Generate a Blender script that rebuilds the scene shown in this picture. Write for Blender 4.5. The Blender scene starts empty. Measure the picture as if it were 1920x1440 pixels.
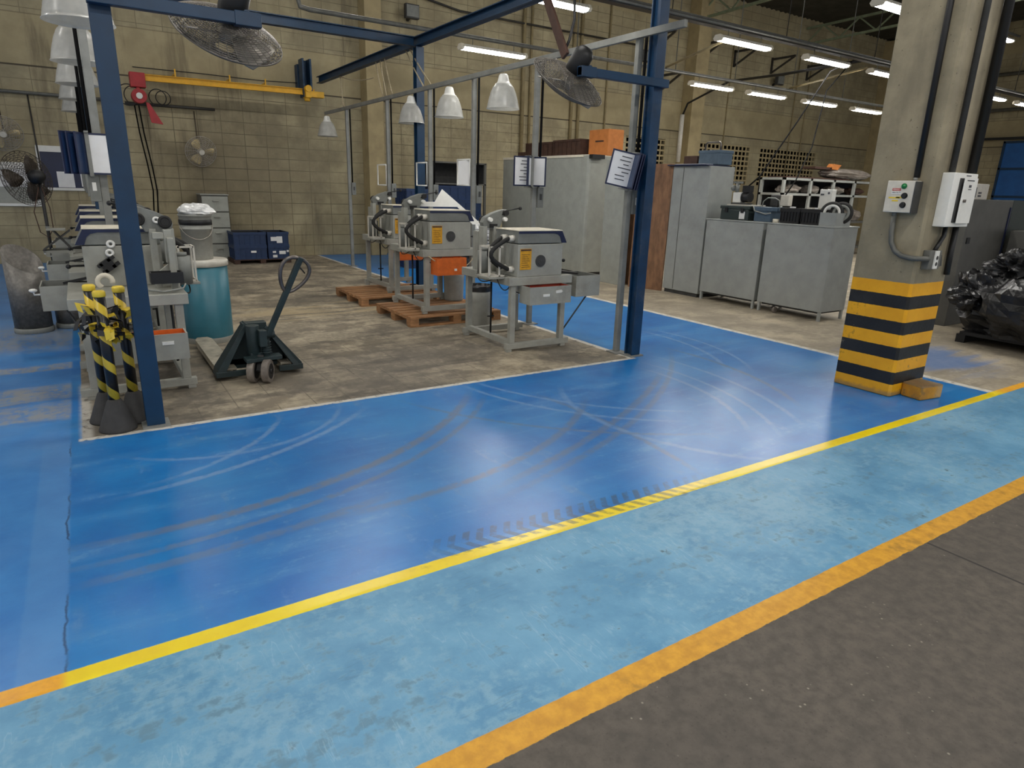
import bpy, bmesh, math, random
from mathutils import Vector, Matrix, Quaternion

SC = bpy.context.scene
COL = SC.collection
random.seed(7)

# ---------------------------------------------------------------- camera
PITCH, ROLL, YAW, HCAM, FPX = 0.291635, 0.0299855, 0.99289, 1.65, 1218.26
_F = Vector((math.cos(YAW)*math.cos(PITCH), math.sin(YAW)*math.cos(PITCH), -math.sin(PITCH)))
_R0 = Vector((math.sin(YAW), -math.cos(YAW), 0.0))
_U0 = _R0.cross(_F)
CR = math.cos(ROLL)*_R0 + math.sin(ROLL)*_U0
CU = -math.sin(ROLL)*_R0 + math.cos(ROLL)*_U0
cam_data = bpy.data.cameras.new('camera')
cam = bpy.data.objects.new('camera', cam_data); COL.objects.link(cam)
cam.matrix_world = Matrix(((CR.x, CU.x, -_F.x, 0.0), (CR.y, CU.y, -_F.y, 0.0), (CR.z, CU.z, -_F.z, HCAM), (0, 0, 0, 1)))
cam_data.sensor_fit = 'HORIZONTAL'; cam_data.sensor_width = 36.0
cam_data.lens = FPX*36.0/1920.0
cam_data.clip_start = 0.05; cam_data.clip_end = 200
SC.camera = cam

# ---------------------------------------------------------------- world, exposure
TUBE = 66.0          # emission strength of the fluorescent tubes
AMBIENT = 0.55       # ambient fill; hall left open behind the camera to let it in
world = bpy.data.worlds.new('world'); SC.world = world; world.use_nodes = True
_bg = world.node_tree.nodes['Background']
_bg.inputs[0].default_value = (0.97, 0.98, 1.0, 1); _bg.inputs[1].default_value = AMBIENT
SC.view_settings.view_transform = 'Standard'; SC.view_settings.look = 'None'
SC.view_settings.exposure = 0.1; SC.view_settings.gamma = 1.0; SC.view_settings.use_curve_mapping = False

# ---------------------------------------------------------------- materials
def lin(c):
    c = c/255.0
    return c/12.92 if c <= 0.04045 else ((c+0.055)/1.055)**2.4
def C(r, g, b): return (lin(r), lin(g), lin(b), 1.0)

class S:
    """a node socket with arithmetic"""
    def __init__(s, nt, sock): s.nt, s.k = nt, sock
    def _m(s, op, *a, clamp=False):
        n = s.nt.nodes.new('ShaderNodeMath'); n.operation = op; n.use_clamp = clamp
        for i, v in enumerate((s,)+a):
            if isinstance(v, S): s.nt.links.new(v.k, n.inputs[i])
            else: n.inputs[i].default_value = v
        return S(s.nt, n.outputs[0])
    def __add__(s, o): return s._m('ADD', o)
    def __sub__(s, o): return s._m('SUBTRACT', o)
    def __mul__(s, o): return s._m('MULTIPLY', o)
    def __truediv__(s, o): return s._m('DIVIDE', o)
    def rsub(s, v): return (s*-1.0)+v
    def abs(s): return s._m('ABSOLUTE')
    def sqrt(s): return s._m('SQRT')
    def frac(s): return s._m('FRACT')
    def max(s, o): return s._m('MAXIMUM', o)
    def min(s, o): return s._m('MINIMUM', o)
    def inv(s): return s.rsub(1.0)
    def step(s, a, b):
        n = s.nt.nodes.new('ShaderNodeMapRange'); n.interpolation_type = 'SMOOTHSTEP'
        s.nt.links.new(s.k, n.inputs[0]); n.inputs[1].default_value = a; n.inputs[2].default_value = b
        if a > b:
            n.inputs[1].default_value = b; n.inputs[2].default_value = a; n.inputs[3].default_value = 1; n.inputs[4].default_value = 0
        return S(s.nt, n.outputs[0])
    def band(s, a, b, w): return s.step(a-w, a+w)*s.step(b+w, b-w)

class T:
    """node-tree helper of one material"""
    def __init__(s, name):
        s.mat = bpy.data.materials.new(name); s.mat.use_nodes = True
        s.nt = s.mat.node_tree; s.b = s.nt.nodes['Principled BSDF']
        s.out = s.nt.nodes['Material Output']
    def node(s, t): return s.nt.nodes.new(t)
    def L(s, a, b): s.nt.links.new(a.k if isinstance(a, S) else a, b)
    def pos(s):
        g = s.node('ShaderNodeNewGeometry'); sp = s.node('ShaderNodeSeparateXYZ'); s.L(g.outputs['Position'], sp.inputs[0])
        return g.outputs['Position'], S(s.nt, sp.outputs[0]), S(s.nt, sp.outputs[1]), S(s.nt, sp.outputs[2])
    def objco(s):
        g = s.node('ShaderNodeTexCoord'); return g.outputs['Object']
    def comb(s, x, y, z=0.0):
        c = s.node('ShaderNodeCombineXYZ')
        for i, v in enumerate((x, y, z)):
            if isinstance(v, S): s.L(v, c.inputs[i])
            else: c.inputs[i].default_value = v
        return c.outputs[0]
    def noise(s, vec, scale, detail=4.0, rough=0.55, stretch=None):
        if stretch:
            m = s.node('ShaderNodeMapping'); m.inputs['Scale'].default_value = stretch; s.L(vec, m.inputs[0]); vec = m.outputs[0]
        n = s.node('ShaderNodeTexNoise'); n.inputs['Scale'].default_value = scale; n.inputs['Detail'].default_value = detail
        n.inputs['Roughness'].default_value = rough
        s.L(vec, n.inputs['Vector']); return S(s.nt, n.outputs['Fac'])
    def mix(s, f, a, b):
        n = s.node('ShaderNodeMix'); n.data_type = 'RGBA'
        if isinstance(f, S): s.L(f, n.inputs[0])
        else: n.inputs[0].default_value = f
        for v, i in ((a, 6), (b, 7)):
            if isinstance(v, tuple): n.inputs[i].default_value = v
            else: s.L(v, n.inputs[i])
        return n.outputs[2]
    def mixv(s, f, a, b):
        n = s.node('ShaderNodeMix'); n.data_type = 'FLOAT'
        for v, i in ((f, 0), (a, 2), (b, 3)):
            if isinstance(v, S): s.L(v, n.inputs[i])
            else: n.inputs[i].default_value = v
        return S(s.nt, n.outputs[0])
    def bump(s, h, strength=0.3, dist=0.01):
        n = s.node('ShaderNodeBump'); n.inputs['Strength'].default_value = strength; n.inputs['Distance'].default_value = dist
        s.L(h, n.inputs['Height']); s.L(n.outputs[0], s.b.inputs['Normal'])

def pm(name, rgb, rough=0.55, metal=0.0, var=0.12, scale=9.0, dirt=None, dirtamt=0.5, bump=0.0, stretch=None, spec=0.5):
    t = T(name); v = t.objco()
    c = C(*rgb)
    n = t.noise(v, scale, 5.0, 0.6, stretch)
    a = tuple(min(1, x*(1-var)) for x in c[:3])+(1,); b = tuple(min(1, x*(1+var)) for x in c[:3])+(1,)
    col = t.mix(n.step(0.3, 0.7), a, b)
    if dirt:
        d = t.noise(v, scale*0.45, 7.0, 0.68)
        col = t.mix(d.step(0.5, 0.75)*dirtamt, col, C(*dirt))
    t.L(col, t.b.inputs['Base Color'])
    t.b.inputs['Roughness'].default_value = rough; t.b.inputs['Metallic'].default_value = metal
    t.b.inputs['Specular IOR Level'].default_value = spec
    if bump: t.bump(n, bump, 0.02)
    return t.mat
def em(name, rgb, strength):
    t = T(name); e = t.node('ShaderNodeEmission'); e.inputs[0].default_value = C(*rgb); e.inputs[1].default_value = strength
    t.L(e.outputs[0], t.out.inputs[0]); return t.mat

M = {}
M['navy_steel'] = pm('navy_steel', (7, 50, 80), 0.45, var=0.15, scale=5, dirt=(44, 60, 80), dirtamt=0.25)
M['blue_worn'] = pm('blue_worn', (8, 50, 82), 0.4, var=0.2, scale=6, dirt=(120, 120, 112), dirtamt=0.35)
M['grey_steel'] = pm('grey_steel', (136, 138, 132), 0.5, var=0.12, scale=6, dirt=(90, 84, 72), dirtamt=0.4)
M['rail_grey'] = pm('rail_grey', (128, 129, 124), 0.5, var=0.15, scale=5, dirt=(80, 72, 62), dirtamt=0.45)
M['machine'] = pm('machine', (154, 154, 145), 0.42, var=0.09, scale=7, dirt=(104, 94, 78), dirtamt=0.4)
M['machine_dark'] = pm('machine_dark', (116, 118, 113), 0.5, var=0.12, scale=9, dirt=(80, 75, 66), dirtamt=0.35)
M['cream'] = pm('cream', (220, 212, 192), 0.4, var=0.05)
M['navy_trim'] = pm('navy_trim', (24, 34, 66), 0.4)
M['navy_plastic'] = pm('navy_plastic', (28, 52, 90), 0.45, var=0.15, dirt=(60, 70, 85), dirtamt=0.25)
M['black'] = pm('black', (20, 20, 21), 0.5, var=0.2)
M['unlit_black'] = pm('unlit_black', (3, 3, 3), 1.0, spec=0.0)
M['black_cable'] = pm('black_cable', (16, 16, 16), 0.9, spec=0.1)
M['black_rubber'] = pm('black_rubber', (30, 29, 28), 0.75, var=0.25)
M['dark_grey'] = pm('dark_grey', (58, 58, 57), 0.6, var=0.2)
M['white'] = pm('white', (225, 224, 218), 0.45, var=0.04)
M['white_dirty'] = pm('white_dirty', (205, 200, 188), 0.45, var=0.08, dirt=(140, 128, 105), dirtamt=0.35)
M['paper'] = pm('paper', (228, 228, 228), 0.7, var=0.03)
M['ink'] = pm('ink', (70, 72, 78), 0.7)
M['yellow_label'] = pm('yellow_label', (206, 150, 30), 0.6, var=0.12, scale=40)
M['yellow_steel'] = pm('yellow_steel', (226, 172, 30), 0.45, var=0.08)
M['yellow_tape'] = pm('yellow_tape', (225, 196, 60), 0.4, var=0.1)
M['orange'] = pm('orange', (205, 98, 32), 0.5, var=0.15, dirt=(130, 60, 25), dirtamt=0.4)
M['red_inner'] = pm('red_inner', (150, 50, 28), 0.6, var=0.2)
M['red_steel'] = pm('red_steel', (165, 40, 44), 0.5, var=0.15)
M['red'] = pm('red', (180, 40, 36), 0.5)
M['green_lamp'] = pm('green_lamp', (20, 120, 60), 0.2, var=0.05)
M['wood'] = pm('wood', (156, 114, 76), 0.7, var=0.28, scale=6, stretch=(1, 6, 6), dirt=(84, 60, 42), dirtamt=0.6)
M['wood_dark'] = pm('wood_dark', (66, 44, 34), 0.7, var=0.25, scale=8)
M['plywood'] = pm('plywood', (132, 96, 68), 0.65, var=0.28, scale=5, stretch=(3, 3, 0.8), dirt=(66, 38, 26), dirtamt=0.6)
M['cardboard'] = pm('cardboard', (190, 118, 58), 0.75, var=0.1)
M['cabinet'] = pm('cabinet', (154, 157, 153), 0.5, var=0.08, scale=4, dirt=(108, 104, 96), dirtamt=0.35)
M['cabinet_beige'] = pm('cabinet_beige', (156, 158, 149), 0.5, var=0.08, scale=5)
M['teal'] = pm('teal', (48, 108, 124), 0.38, var=0.07, scale=4, dirt=(96, 140, 148), dirtamt=0.3)
M['bucket'] = pm('bucket', (150, 150, 142), 0.5, var=0.1, scale=7, dirt=(90, 84, 74), dirtamt=0.45)
M['galv'] = pm('galv', (122, 118, 112), 0.42, metal=0.35, var=0.2, scale=30, dirt=(80, 72, 60), dirtamt=0.4)
M['truck_green'] = pm('truck_green', (30, 46, 48), 0.5, var=0.25, scale=9, dirt=(34, 30, 26), dirtamt=0.6)
M['fork_worn'] = pm('fork_worn', (172, 164, 146), 0.5, metal=0.2, var=0.2, scale=12, dirt=(70, 60, 48), dirtamt=0.6)
M['chrome'] = pm('chrome', (104, 98, 94), 0.3, metal=0.7, var=0.2, scale=10)
M['wheel'] = pm('wheel', (120, 112, 104), 0.6, var=0.2, scale=14, dirt=(60, 52, 44), dirtamt=0.5)
M['cone'] = pm('cone', (58, 57, 56), 0.8, var=0.15, scale=14)
M['wire'] = pm('wire', (158, 152, 142), 0.35, metal=0.3, var=0.1)
M['cage_grey'] = pm('cage_grey', (104, 99, 92), 0.4, metal=0.3, var=0.2)
M['wire_dark'] = pm('wire_dark', (66, 58, 50), 0.4, metal=0.3, var=0.2)
M['pipe_dark'] = pm('pipe_dark', (48, 46, 42), 0.5, var=0.2)
M['pipe_grey'] = pm('pipe_grey', (96, 96, 90), 0.5, var=0.2)
M['pipe_wall'] = pm('pipe_wall', (140, 126, 92), 0.6, var=0.2, scale=5)
M['rope'] = pm('rope', (170, 156, 128), 0.9, var=0.2, scale=40)
M['truss'] = pm('truss', (128, 138, 112), 0.5, var=0.15)
M['fan_blade'] = pm('fan_blade', (205, 186, 140), 0.4, var=0.06)
M['blue_door'] = pm('blue_door', (28, 92, 160), 0.45, var=0.1, scale=3)
M['tool_green'] = pm('tool_green', (46, 56, 54), 0.45, var=0.1)
M['tool_blue'] = pm('tool_blue', (74, 92, 108), 0.45, var=0.12)
M['grey_dark_cab'] = pm('grey_dark_cab', (88, 87, 82), 0.5, var=0.12, scale=5)
M['tube_light'] = em('tube_light', (255, 252, 246), TUBE)

def plastic_wrap(name, rgb, rough=0.22, trans=0.0):
    t = T(name); v = t.objco()
    n = t.noise(v, 4, 3, 0.5); n2 = t.noise(v, 11, 2, 0.5)
    c = C(*rgb)
    t.L(t.mix(n.step(0.35, 0.7), c, tuple(min(1, x*1.5+0.01) for x in c[:3])+(1,)), t.b.inputs['Base Color'])
    t.b.inputs['Roughness'].default_value = rough
    t.bump((n-0.5).abs()*-1.0+(n2-0.5).abs()*-0.3, 0.6, 0.06)
    return t.mat
M['black_bag'] = plastic_wrap('black_bag', (24, 24, 25), 0.3)
M['clear_bag'] = plastic_wrap('clear_bag', (200, 200, 198), 0.2)
M['grey_bag'] = plastic_wrap('grey_bag', (128, 120, 112), 0.3)

def shade_mat():
    t = T('prismatic_acrylic')
    v = t.objco(); n = t.noise(v, 9, 4, 0.5)
    dif = t.node('ShaderNodeBsdfPrincipled'); dif.inputs['Base Color'].default_value = C(214, 213, 207); dif.inputs['Roughness'].default_value = 0.25
    tr = t.node('ShaderNodeBsdfTranslucent'); tr.inputs[0].default_value = C(225, 224, 218)
    tp = t.node('ShaderNodeBsdfTransparent')
    m1 = t.node('ShaderNodeMixShader'); m1.inputs[0].default_value = 0.45
    t.L(dif.outputs[0], m1.inputs[1]); t.L(tr.outputs[0], m1.inputs[2])
    m2 = t.node('ShaderNodeMixShader'); t.L(n.step(0.3, 0.8)*0.22+0.06, m2.inputs[0])
    t.L(m1.outputs[0], m2.inputs[1]); t.L(tp.outputs[0], m2.inputs[2]); t.L(m2.outputs[0], t.out.inputs[0])
    return t.mat
M['shade'] = shade_mat()

def floor_mat():
    t = T('floor_paint_and_concrete'); P, x0, y0, z = t.pos()
    nb = t.noise(P, 0.75, 5, 0.6); nm = t.noise(P, 2.6, 6, 0.62); nf = t.noise(P, 16, 6, 0.65); ng = t.noise(P, 70, 3, 0.6)
    ns = t.noise(P, 2.2, 6, 0.6, (0.35, 2.2, 1)); ns2 = t.noise(P, 3.0, 6, 0.62, (2.4, 0.45, 1))
    x = x0+(nf-0.5)*0.022; y = y0+(nf-0.5)*0.022
    # bare concrete
    con = t.mix(nm.step(0.32, 0.68), C(130, 121, 106), C(186, 172, 147))
    con = t.mix(ns.step(0.5, 0.68)*0.6, con, C(62, 58, 53))
    np_ = t.noise(P, 1.3, 7, 0.66)
    con = t.mix(np_.step(0.5, 0.6)*0.55, con, C(78, 74, 68))
    con = t.mix(np_.step(0.46, 0.38)*0.5, con, C(184, 168, 140))
    con = t.mix((nm*0.65+nf*0.35).step(0.55, 0.42)*0.45, con, C(72, 67, 60))
    con = t.mix(nb.step(0.5, 0.68)*0.3, con, C(92, 84, 74))
    con = t.mix((nm*0.5+nf*0.5).step(0.53, 0.63)*0.5, con, C(196, 182, 156))
    con = t.mix(ng.step(0.55, 0.75)*0.3, con, C(70, 64, 58))
    tanstripe = (ns+((y0-8.6)*0.9).abs()*0.25).step(0.62, 0.42)*x0.step(0.9, 1.8)*x0.step(5, 4)
    con = t.mix(tanstripe*0.6, con, C(186, 166, 128))
    br = t.node('ShaderNodeTexBrick'); br.offset = 0; br.inputs['Scale'].default_value = 1.0
    br.inputs['Brick Width'].default_value = 0.27; br.inputs['Row Height'].default_value = 0.25; br.inputs['Mortar Size'].default_value = 0.006
    br.inputs['Mortar Smooth'].default_value = 0.5
    t.L(P, br.inputs['Vector']); joint = S(t.nt, br.outputs['Fac'])
    slab = y0.step(7.4, 6.4)*x0.step(4.7, 2.6)
    con = t.mix(slab*nb.step(0.3, 0.62)*0.55, con, C(72, 68, 63))
    con = t.mix(slab*joint*nm.step(0.35, 0.6)*0.5, con, C(48, 44, 40))
    con = t.mix(x0.step(5.5, 6.8)*0.35, con, C(182, 170, 148))
    # blue epoxy
    blue = t.mix(nm.step(0.3, 0.7), C(4, 104, 182), C(14, 120, 194))
    blue = t.mix(nb.step(0.40, 0.68)*0.5, blue, C(52, 146, 208))
    blue = t.mix(ns.step(0.48, 0.72)*0.4, blue, C(84, 150, 206))
    blue = t.mix((ns*0.5+nf*0.5).step(0.55, 0.64)*0.3, blue, C(112, 162, 204))
    blue = t.mix((ns2*0.5+nm*0.5).step(0.56, 0.66)*0.35, blue, C(88, 128, 176))
    blue = t.mix((ns2*0.6+nf*0.4).step(0.56, 0.66)*0.22, blue, C(120, 160, 205))
    def ring(p, q, r, w, amt, col, base):
        (ax, ay), (bx, by), (cx, cy) = p, q, r
        d = 2*(ax*(by-cy)+bx*(cy-ay)+cx*(ay-by))
        ux = ((ax*ax+ay*ay)*(by-cy)+(bx*bx+by*by)*(cy-ay)+(cx*cx+cy*cy)*(ay-by))/d
        uy = ((ax*ax+ay*ay)*(cx-bx)+(bx*bx+by*by)*(ax-cx)+(cx*cx+cy*cy)*(bx-ax))/d
        R = math.hypot(ax-ux, ay-uy)
        mx, my = (ax+cx)/2-ux, (ay+cy)/2-uy
        dx, dy = bx-ux, by-uy
        hx, hy = (ax+cx)/2, (ay+cy)/2; half = math.hypot(ax-cx, ay-cy)/2*1.15
        dist = ((x0-ux)*(x0-ux)+(y0-uy)*(y0-uy)).sqrt()
        m = (dist-R+(nf-0.5)*0.03).abs().step(w, w*0.25)
        near = ((x0-(hx+bx)/2)*(x0-(hx+bx)/2)+(y0-(hy+by)/2)*(y0-(hy+by)/2)).sqrt().step(half*1.05, half*0.55)
        return t.mix(m*near*(nf.step(0.25, 0.55))*min(1.0, amt*1.25), base, col)
    G1, G2 = C(96, 118, 150), C(112, 152, 198)
    for p, q, r, w, a, c in (((-0.2, 3.3), (1.31, 3.55), (2.5, 4.5), .05, .8, G1), ((-0.2, 3.1), (1.31, 3.38), (2.6, 4.4), .035, .6, G1),
        ((.23, 3.81), (.69, 3.94), (1.75, 4.7), .035, .7, G2), ((.2, 3.9), (.65, 4.15), (1.05, 4.72), .03, .6, G2), ((.0, 4.4), (.9, 4.15), (1.5, 4.75), .03, .5, G2),
        ((1.97, 2.95), (3.16, 3.43), (4.47, 4.25), .045, .6, G1), ((2.2, 2.9), (3.4, 3.42), (5.35, 5.0), .04, .5, G1), ((3.03, 4.24), (3.1, 3.35), (3.02, 2.52), .035, .55, G1),
        ((3.4, 4.43), (3.1, 3.2), (3.52, 2.43), .04, .5, G2), ((4.42, 4.49), (4.35, 3.55), (3.97, 2.87), .035, .6, G2), ((4.6, 4.6), (4.55, 3.6), (4.1, 2.7), .03, .6, G2),
        ((5.68, 5.82), (5.63, 4.9), (5.21, 4.1), .035, .6, G2), ((5.85, 5.9), (5.85, 4.8), (5.45, 4.0), .03, .6, G2), ((2.0, 4.5), (2.6, 3.6), (3.6, 2.9), .03, .5, G1), ((4.9, 4.7), (4.85, 3.7), (4.4, 2.7), .035, .6, G2), ((2.6, 4.75), (2.9, 3.9), (3.6, 3.2), .03, .6, G2), ((2.75, 4.75), (3.1, 4.0), (3.9, 3.3), .03, .55, G2), ((5.3, 4.9), (5.25, 4.0), (4.8, 3.0), .04, .55, G1), ((1.0, 3.0), (2.2, 3.2), (3.3, 3.95), .045, .6, G1), ((-0.2, 2.95), (0.5, 2.98), (1.2, 3.1), .05, .5, G1)):
        blue = ring(p, q, r, w, a, c, blue)
    left = x.step(-0.24, -0.27)
    lblue = t.mix(nm.step(0.3, 0.7), C(40, 116, 190), C(64, 138, 206))
    lblue = t.mix(nb.step(0.45, 0.66)*0.4, lblue, C(104, 150, 204))
    bands = (y+(ns-0.5)*0.9).band(5.35, 5.75, .14).max((y+(ns-0.5)*0.6).band(5.9, 6.25, .1)).max((y+(ns-0.5)*0.5).band(6.85, 7.05, .08)).max((y+(ns-0.5)*0.8).band(7.7, 8.9, .3)*0.8)
    lblue = t.mix(bands*(ns2*0.4+nf*0.6).step(0.36, 0.56)*0.85, lblue, C(158, 158, 154))
    blue = t.mix(left, blue, lblue)
    seam = x.band(-0.40, -0.25, .008)*y.step(4.9, 4.75)
    blue = t.mix(seam*0.35, blue, C(96, 150, 205))
    crack = (x+(nm-0.5)*0.06).band(-0.258, -0.250, .004)*y.step(4.9, 4.8)*nm.step(0.4, 0.55)
    blue = t.mix(crack*0.8, blue, C(30, 58, 100))
    # which concrete islands show
    isl = x.band(-0.19, 4.64, .006)*y.step(4.795, 4.805)
    isl2 = x.step(6.745, 6.755)
    island = isl.max(isl2)
    edge = (x.band(-0.21, 4.66, .008)*y.band(4.79, 4.845, .008)).max(x.band(4.59, 4.66, .01)*y.step(4.78, 4.8)).max(x.band(6.735, 6.83, .02)).max(x.band(-0.2, -0.13, .02)*y.band(4.8, 6.2, .1)*0.6)
    col = t.mix(island, blue, con)
    col = t.mix(edge*nf.step(0.3, 0.5)*0.9, col, C(214, 210, 200))
    smear = (((x0-7.6)*(x0-7.6)+(y0-3.4)*(y0-3.4)).sqrt()+(ns-0.5)*1.3).step(0.85, 0.35)
    col = t.mix(smear*isl2*0.7, col, C(60, 110, 170))
    # walkway and its lines
    lb = t.mix(nm.step(0.3, 0.7), C(80, 138, 176), C(110, 164, 196))
    lb = t.mix((nb*0.45+nf*0.55).step(0.46, 0.6)*0.6, lb, C(138, 178, 198))
    lb = t.mix((ns*0.5+nf*0.5).step(0.53, 0.62)*0.6, lb, C(78, 116, 136))
    nd = t.noise(P, 5, 3, 0.5, (3.5, 0.5, 1)); nd2 = t.noise(P, 4, 3, 0.5, (0.4, 4.5, 1))
    lb = t.mix((nd-0.5).abs().step(0.012, 0.004)*nm.step(0.5, 0.6)*0.25, lb, C(170, 200, 214))
    lb = t.mix((nd2-0.52).abs().step(0.012, 0.004)*nm.step(0.5, 0.4)*0.22, lb, C(70, 104, 122))
    lb = t.mix((nf*0.6+nm*0.4).step(0.62, 0.68)*0.75, lb, C(52, 70, 74))
    inwalk = y.step(2.325, 2.315)
    col = t.mix(inwalk, col, lb)
    yel = t.mix(nm.step(0.3, 0.75), C(248, 224, 14), C(234, 202, 18))
    ora = t.mix(nf.step(0.35, 0.7), C(242, 176, 34), C(224, 156, 32))
    ya = t.mix(x.step(-0.24, -0.28).max(x.step(6.75, 6.95)), yel, ora)
    ya = t.mix((ns*0.6+nf*0.4).step(0.55, 0.68)*0.5, ya, C(150, 122, 30))
    yline = y0+(nf-0.5)*0.01
    lineA = yline.band(2.303, 2.385, .003)
    col = t.mix(lineA, col, ya)
    # tyre tread print over the line
    tc = y0+(x0-1.3)*0.055
    ch = (x0*13.0+((tc-2.46).abs()*-8.0)).frac()
    tread = ch.step(0.35, 0.45)*ch.step(0.95, 0.85)*(tc-2.46).abs().step(0.095, 0.08)*x0.step(1.1, 1.4)*x0.step(3.15, 2.5)*nf.step(0.3, 0.55)
    col = t.mix(tread*0.6, col, C(58, 70, 76))
    # lower ochre line and asphalt
    och = t.mix(nf.step(0.3, 0.7), C(222, 164, 44), C(196, 140, 36))
    och = t.mix((nm*0.6+nf*0.4).step(0.54, 0.66)*0.6, och, C(150, 116, 44))
    inB = yline.step(1.41, 1.405)
    col = t.mix(inB, col, och)
    asp = t.mix(nf.step(0.3, 0.7), C(74, 69, 62), C(98, 90, 81))
    asp = t.mix(nb.step(0.4, 0.7)*0.4, asp, C(70, 65, 60))
    asp = t.mix(ng.step(0.6, 0.7)*0.5, asp, C(52, 48, 45))
    vo = t.node('ShaderNodeTexVoronoi'); vo.inputs['Scale'].default_value = 22; t.L(P, vo.inputs['Vector'])
    chip = S(t.nt, vo.outputs['Distance']).step(0.13, 0.06)*nm.step(0.5, 0.6)
    asp = t.mix(chip*0.6, asp, C(168, 160, 146))
    asp = t.mix(x0.band(3.368, 3.382, .002), asp, C(38, 35, 33))
    inA = (yline+(nf-0.5)*0.012).step(1.30, 1.296)
    col = t.mix(inA, col, asp)
    t.L(col, t.b.inputs['Base Color'])
    paint = island.inv()
    ro = t.mixv(paint, 0.72, nf*0.05+0.27)
    ro = t.mixv(inwalk, ro, nf*0.25+0.32)
    ro = t.mixv(inA, ro, 0.62)
    t.L(ro, t.b.inputs['Roughness'])
    t.L(t.mixv(paint*inwalk.inv(), 0.5, 0.75), t.b.inputs['Specular IOR Level'])
    t.bump(nf*0.5+ng*0.25, 0.12, 0.01)
    return t.mat
M['floor'] = floor_mat()

def block_mat(name, axis, soot=True):
    t = T(name); P, x, y, z = t.pos()
    u = x if axis == 'x' else y
    v = t.comb(u, z)
    nb = t.noise(P, 0.35, 5, 0.6); nm = t.noise(P, 1.6, 6, 0.65); nf = t.noise(P, 28, 5, 0.6)
    br = t.node('ShaderNodeTexBrick'); br.offset = 0.0 if axis == 'x' else 0.5; br.inputs['Scale'].default_value = 1.0
    br.inputs['Brick Width'].default_value = 0.455; br.inputs['Row Height'].default_value = 0.237; br.inputs['Mortar Size'].default_value = 0.008
    br.inputs['Mortar Smooth'].default_value = 0.6; br.inputs['Bias'].default_value = 0
    br.inputs['Color1'].default_value = (0.35, 0.35, 0.35, 1); br.inputs['Color2'].default_value = (0.65, 0.65, 0.65, 1)
    t.L(v, br.inputs['Vector'])
    mort = S(t.nt, br.outputs['Fac']); 
    band = z.band(3.56, 4.42, .004).max(z.band(6.55, 6.95, .004))
    line = z.band(3.535, 3.565, .004).max(z.band(4.405, 4.425, .004)*0.5)
    mort = mort*band.inv()
    base = t.mix(nm.step(0.3, 0.7), C(144, 134, 107), C(178, 167, 134))
    base = t.mix(S(t.nt, br.outputs['Color']).step(0.3, 0.7)*0.22, base, C(150, 136, 100))
    base = t.mix(band*0.4, base, C(176, 160, 120))
    base = t.mix(nb.step(0.45, 0.7)*0.4, base, C(124, 112, 84))
    if soot:
        so = (((x-3.3)*0.5)*((x-3.3)*0.5)+((z-1.9)*0.75)*((z-1.9)*0.75)).sqrt()+(nm-0.5)*1.1
        base = t.mix(so.step(1.35, 0.2)*0.6, base, C(104, 94, 74))
        drip = t.noise(P, 1.3, 6, 0.6, (2.6, 1, 0.35))
        base = t.mix(drip.step(0.52, 0.68)*0.55*x.step(10, 5), base, C(96, 86, 68))
        # rows of small blocks that were filled in and painted over
        b2 = t.node('ShaderNodeTexBrick'); b2.offset = 0.5; b2.inputs['Scale'].default_value = 1.0
        b2.inputs['Brick Width'].default_value = 0.19; b2.inputs['Row Height'].default_value = 0.165; b2.inputs['Mortar Size'].default_value = 0.03
        t.L(v, b2.inputs['Vector'])
        filled = z.band(2.1, 3.25, .01)*(x.band(6.7, 7.75, .01).max(x.band(7.95, 9.35, .01)).max(x.band(9.75, 12.0, .01)))
        base = t.mix(filled*S(t.nt, b2.outputs['Fac']).inv()*nf.step(0.4, 0.6)*0.35, base, C(112, 102, 78))
    base = t.mix(mort*(nm*0.6+nb*0.4).step(0.34, 0.6)*0.75, base, C(62, 53, 38))
    base = t.mix(line*0.85, base, C(58, 50, 38))
    t.L(base, t.b.inputs['Base Color']); t.b.inputs['Roughness'].default_value = 0.7
    t.bump(mort.inv()*1.0+nf*0.15, 0.5, 0.012)
    return t.mat
M['wall_x'] = block_mat('painted_block_back', 'x'); M['wall_y'] = block_mat('painted_block_side', 'y', False)
M['beam_conc'] = pm('beam_conc', (168, 152, 114), 0.75, var=0.1, scale=3, dirt=(120, 106, 80), dirtamt=0.4, bump=0.1)

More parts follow.
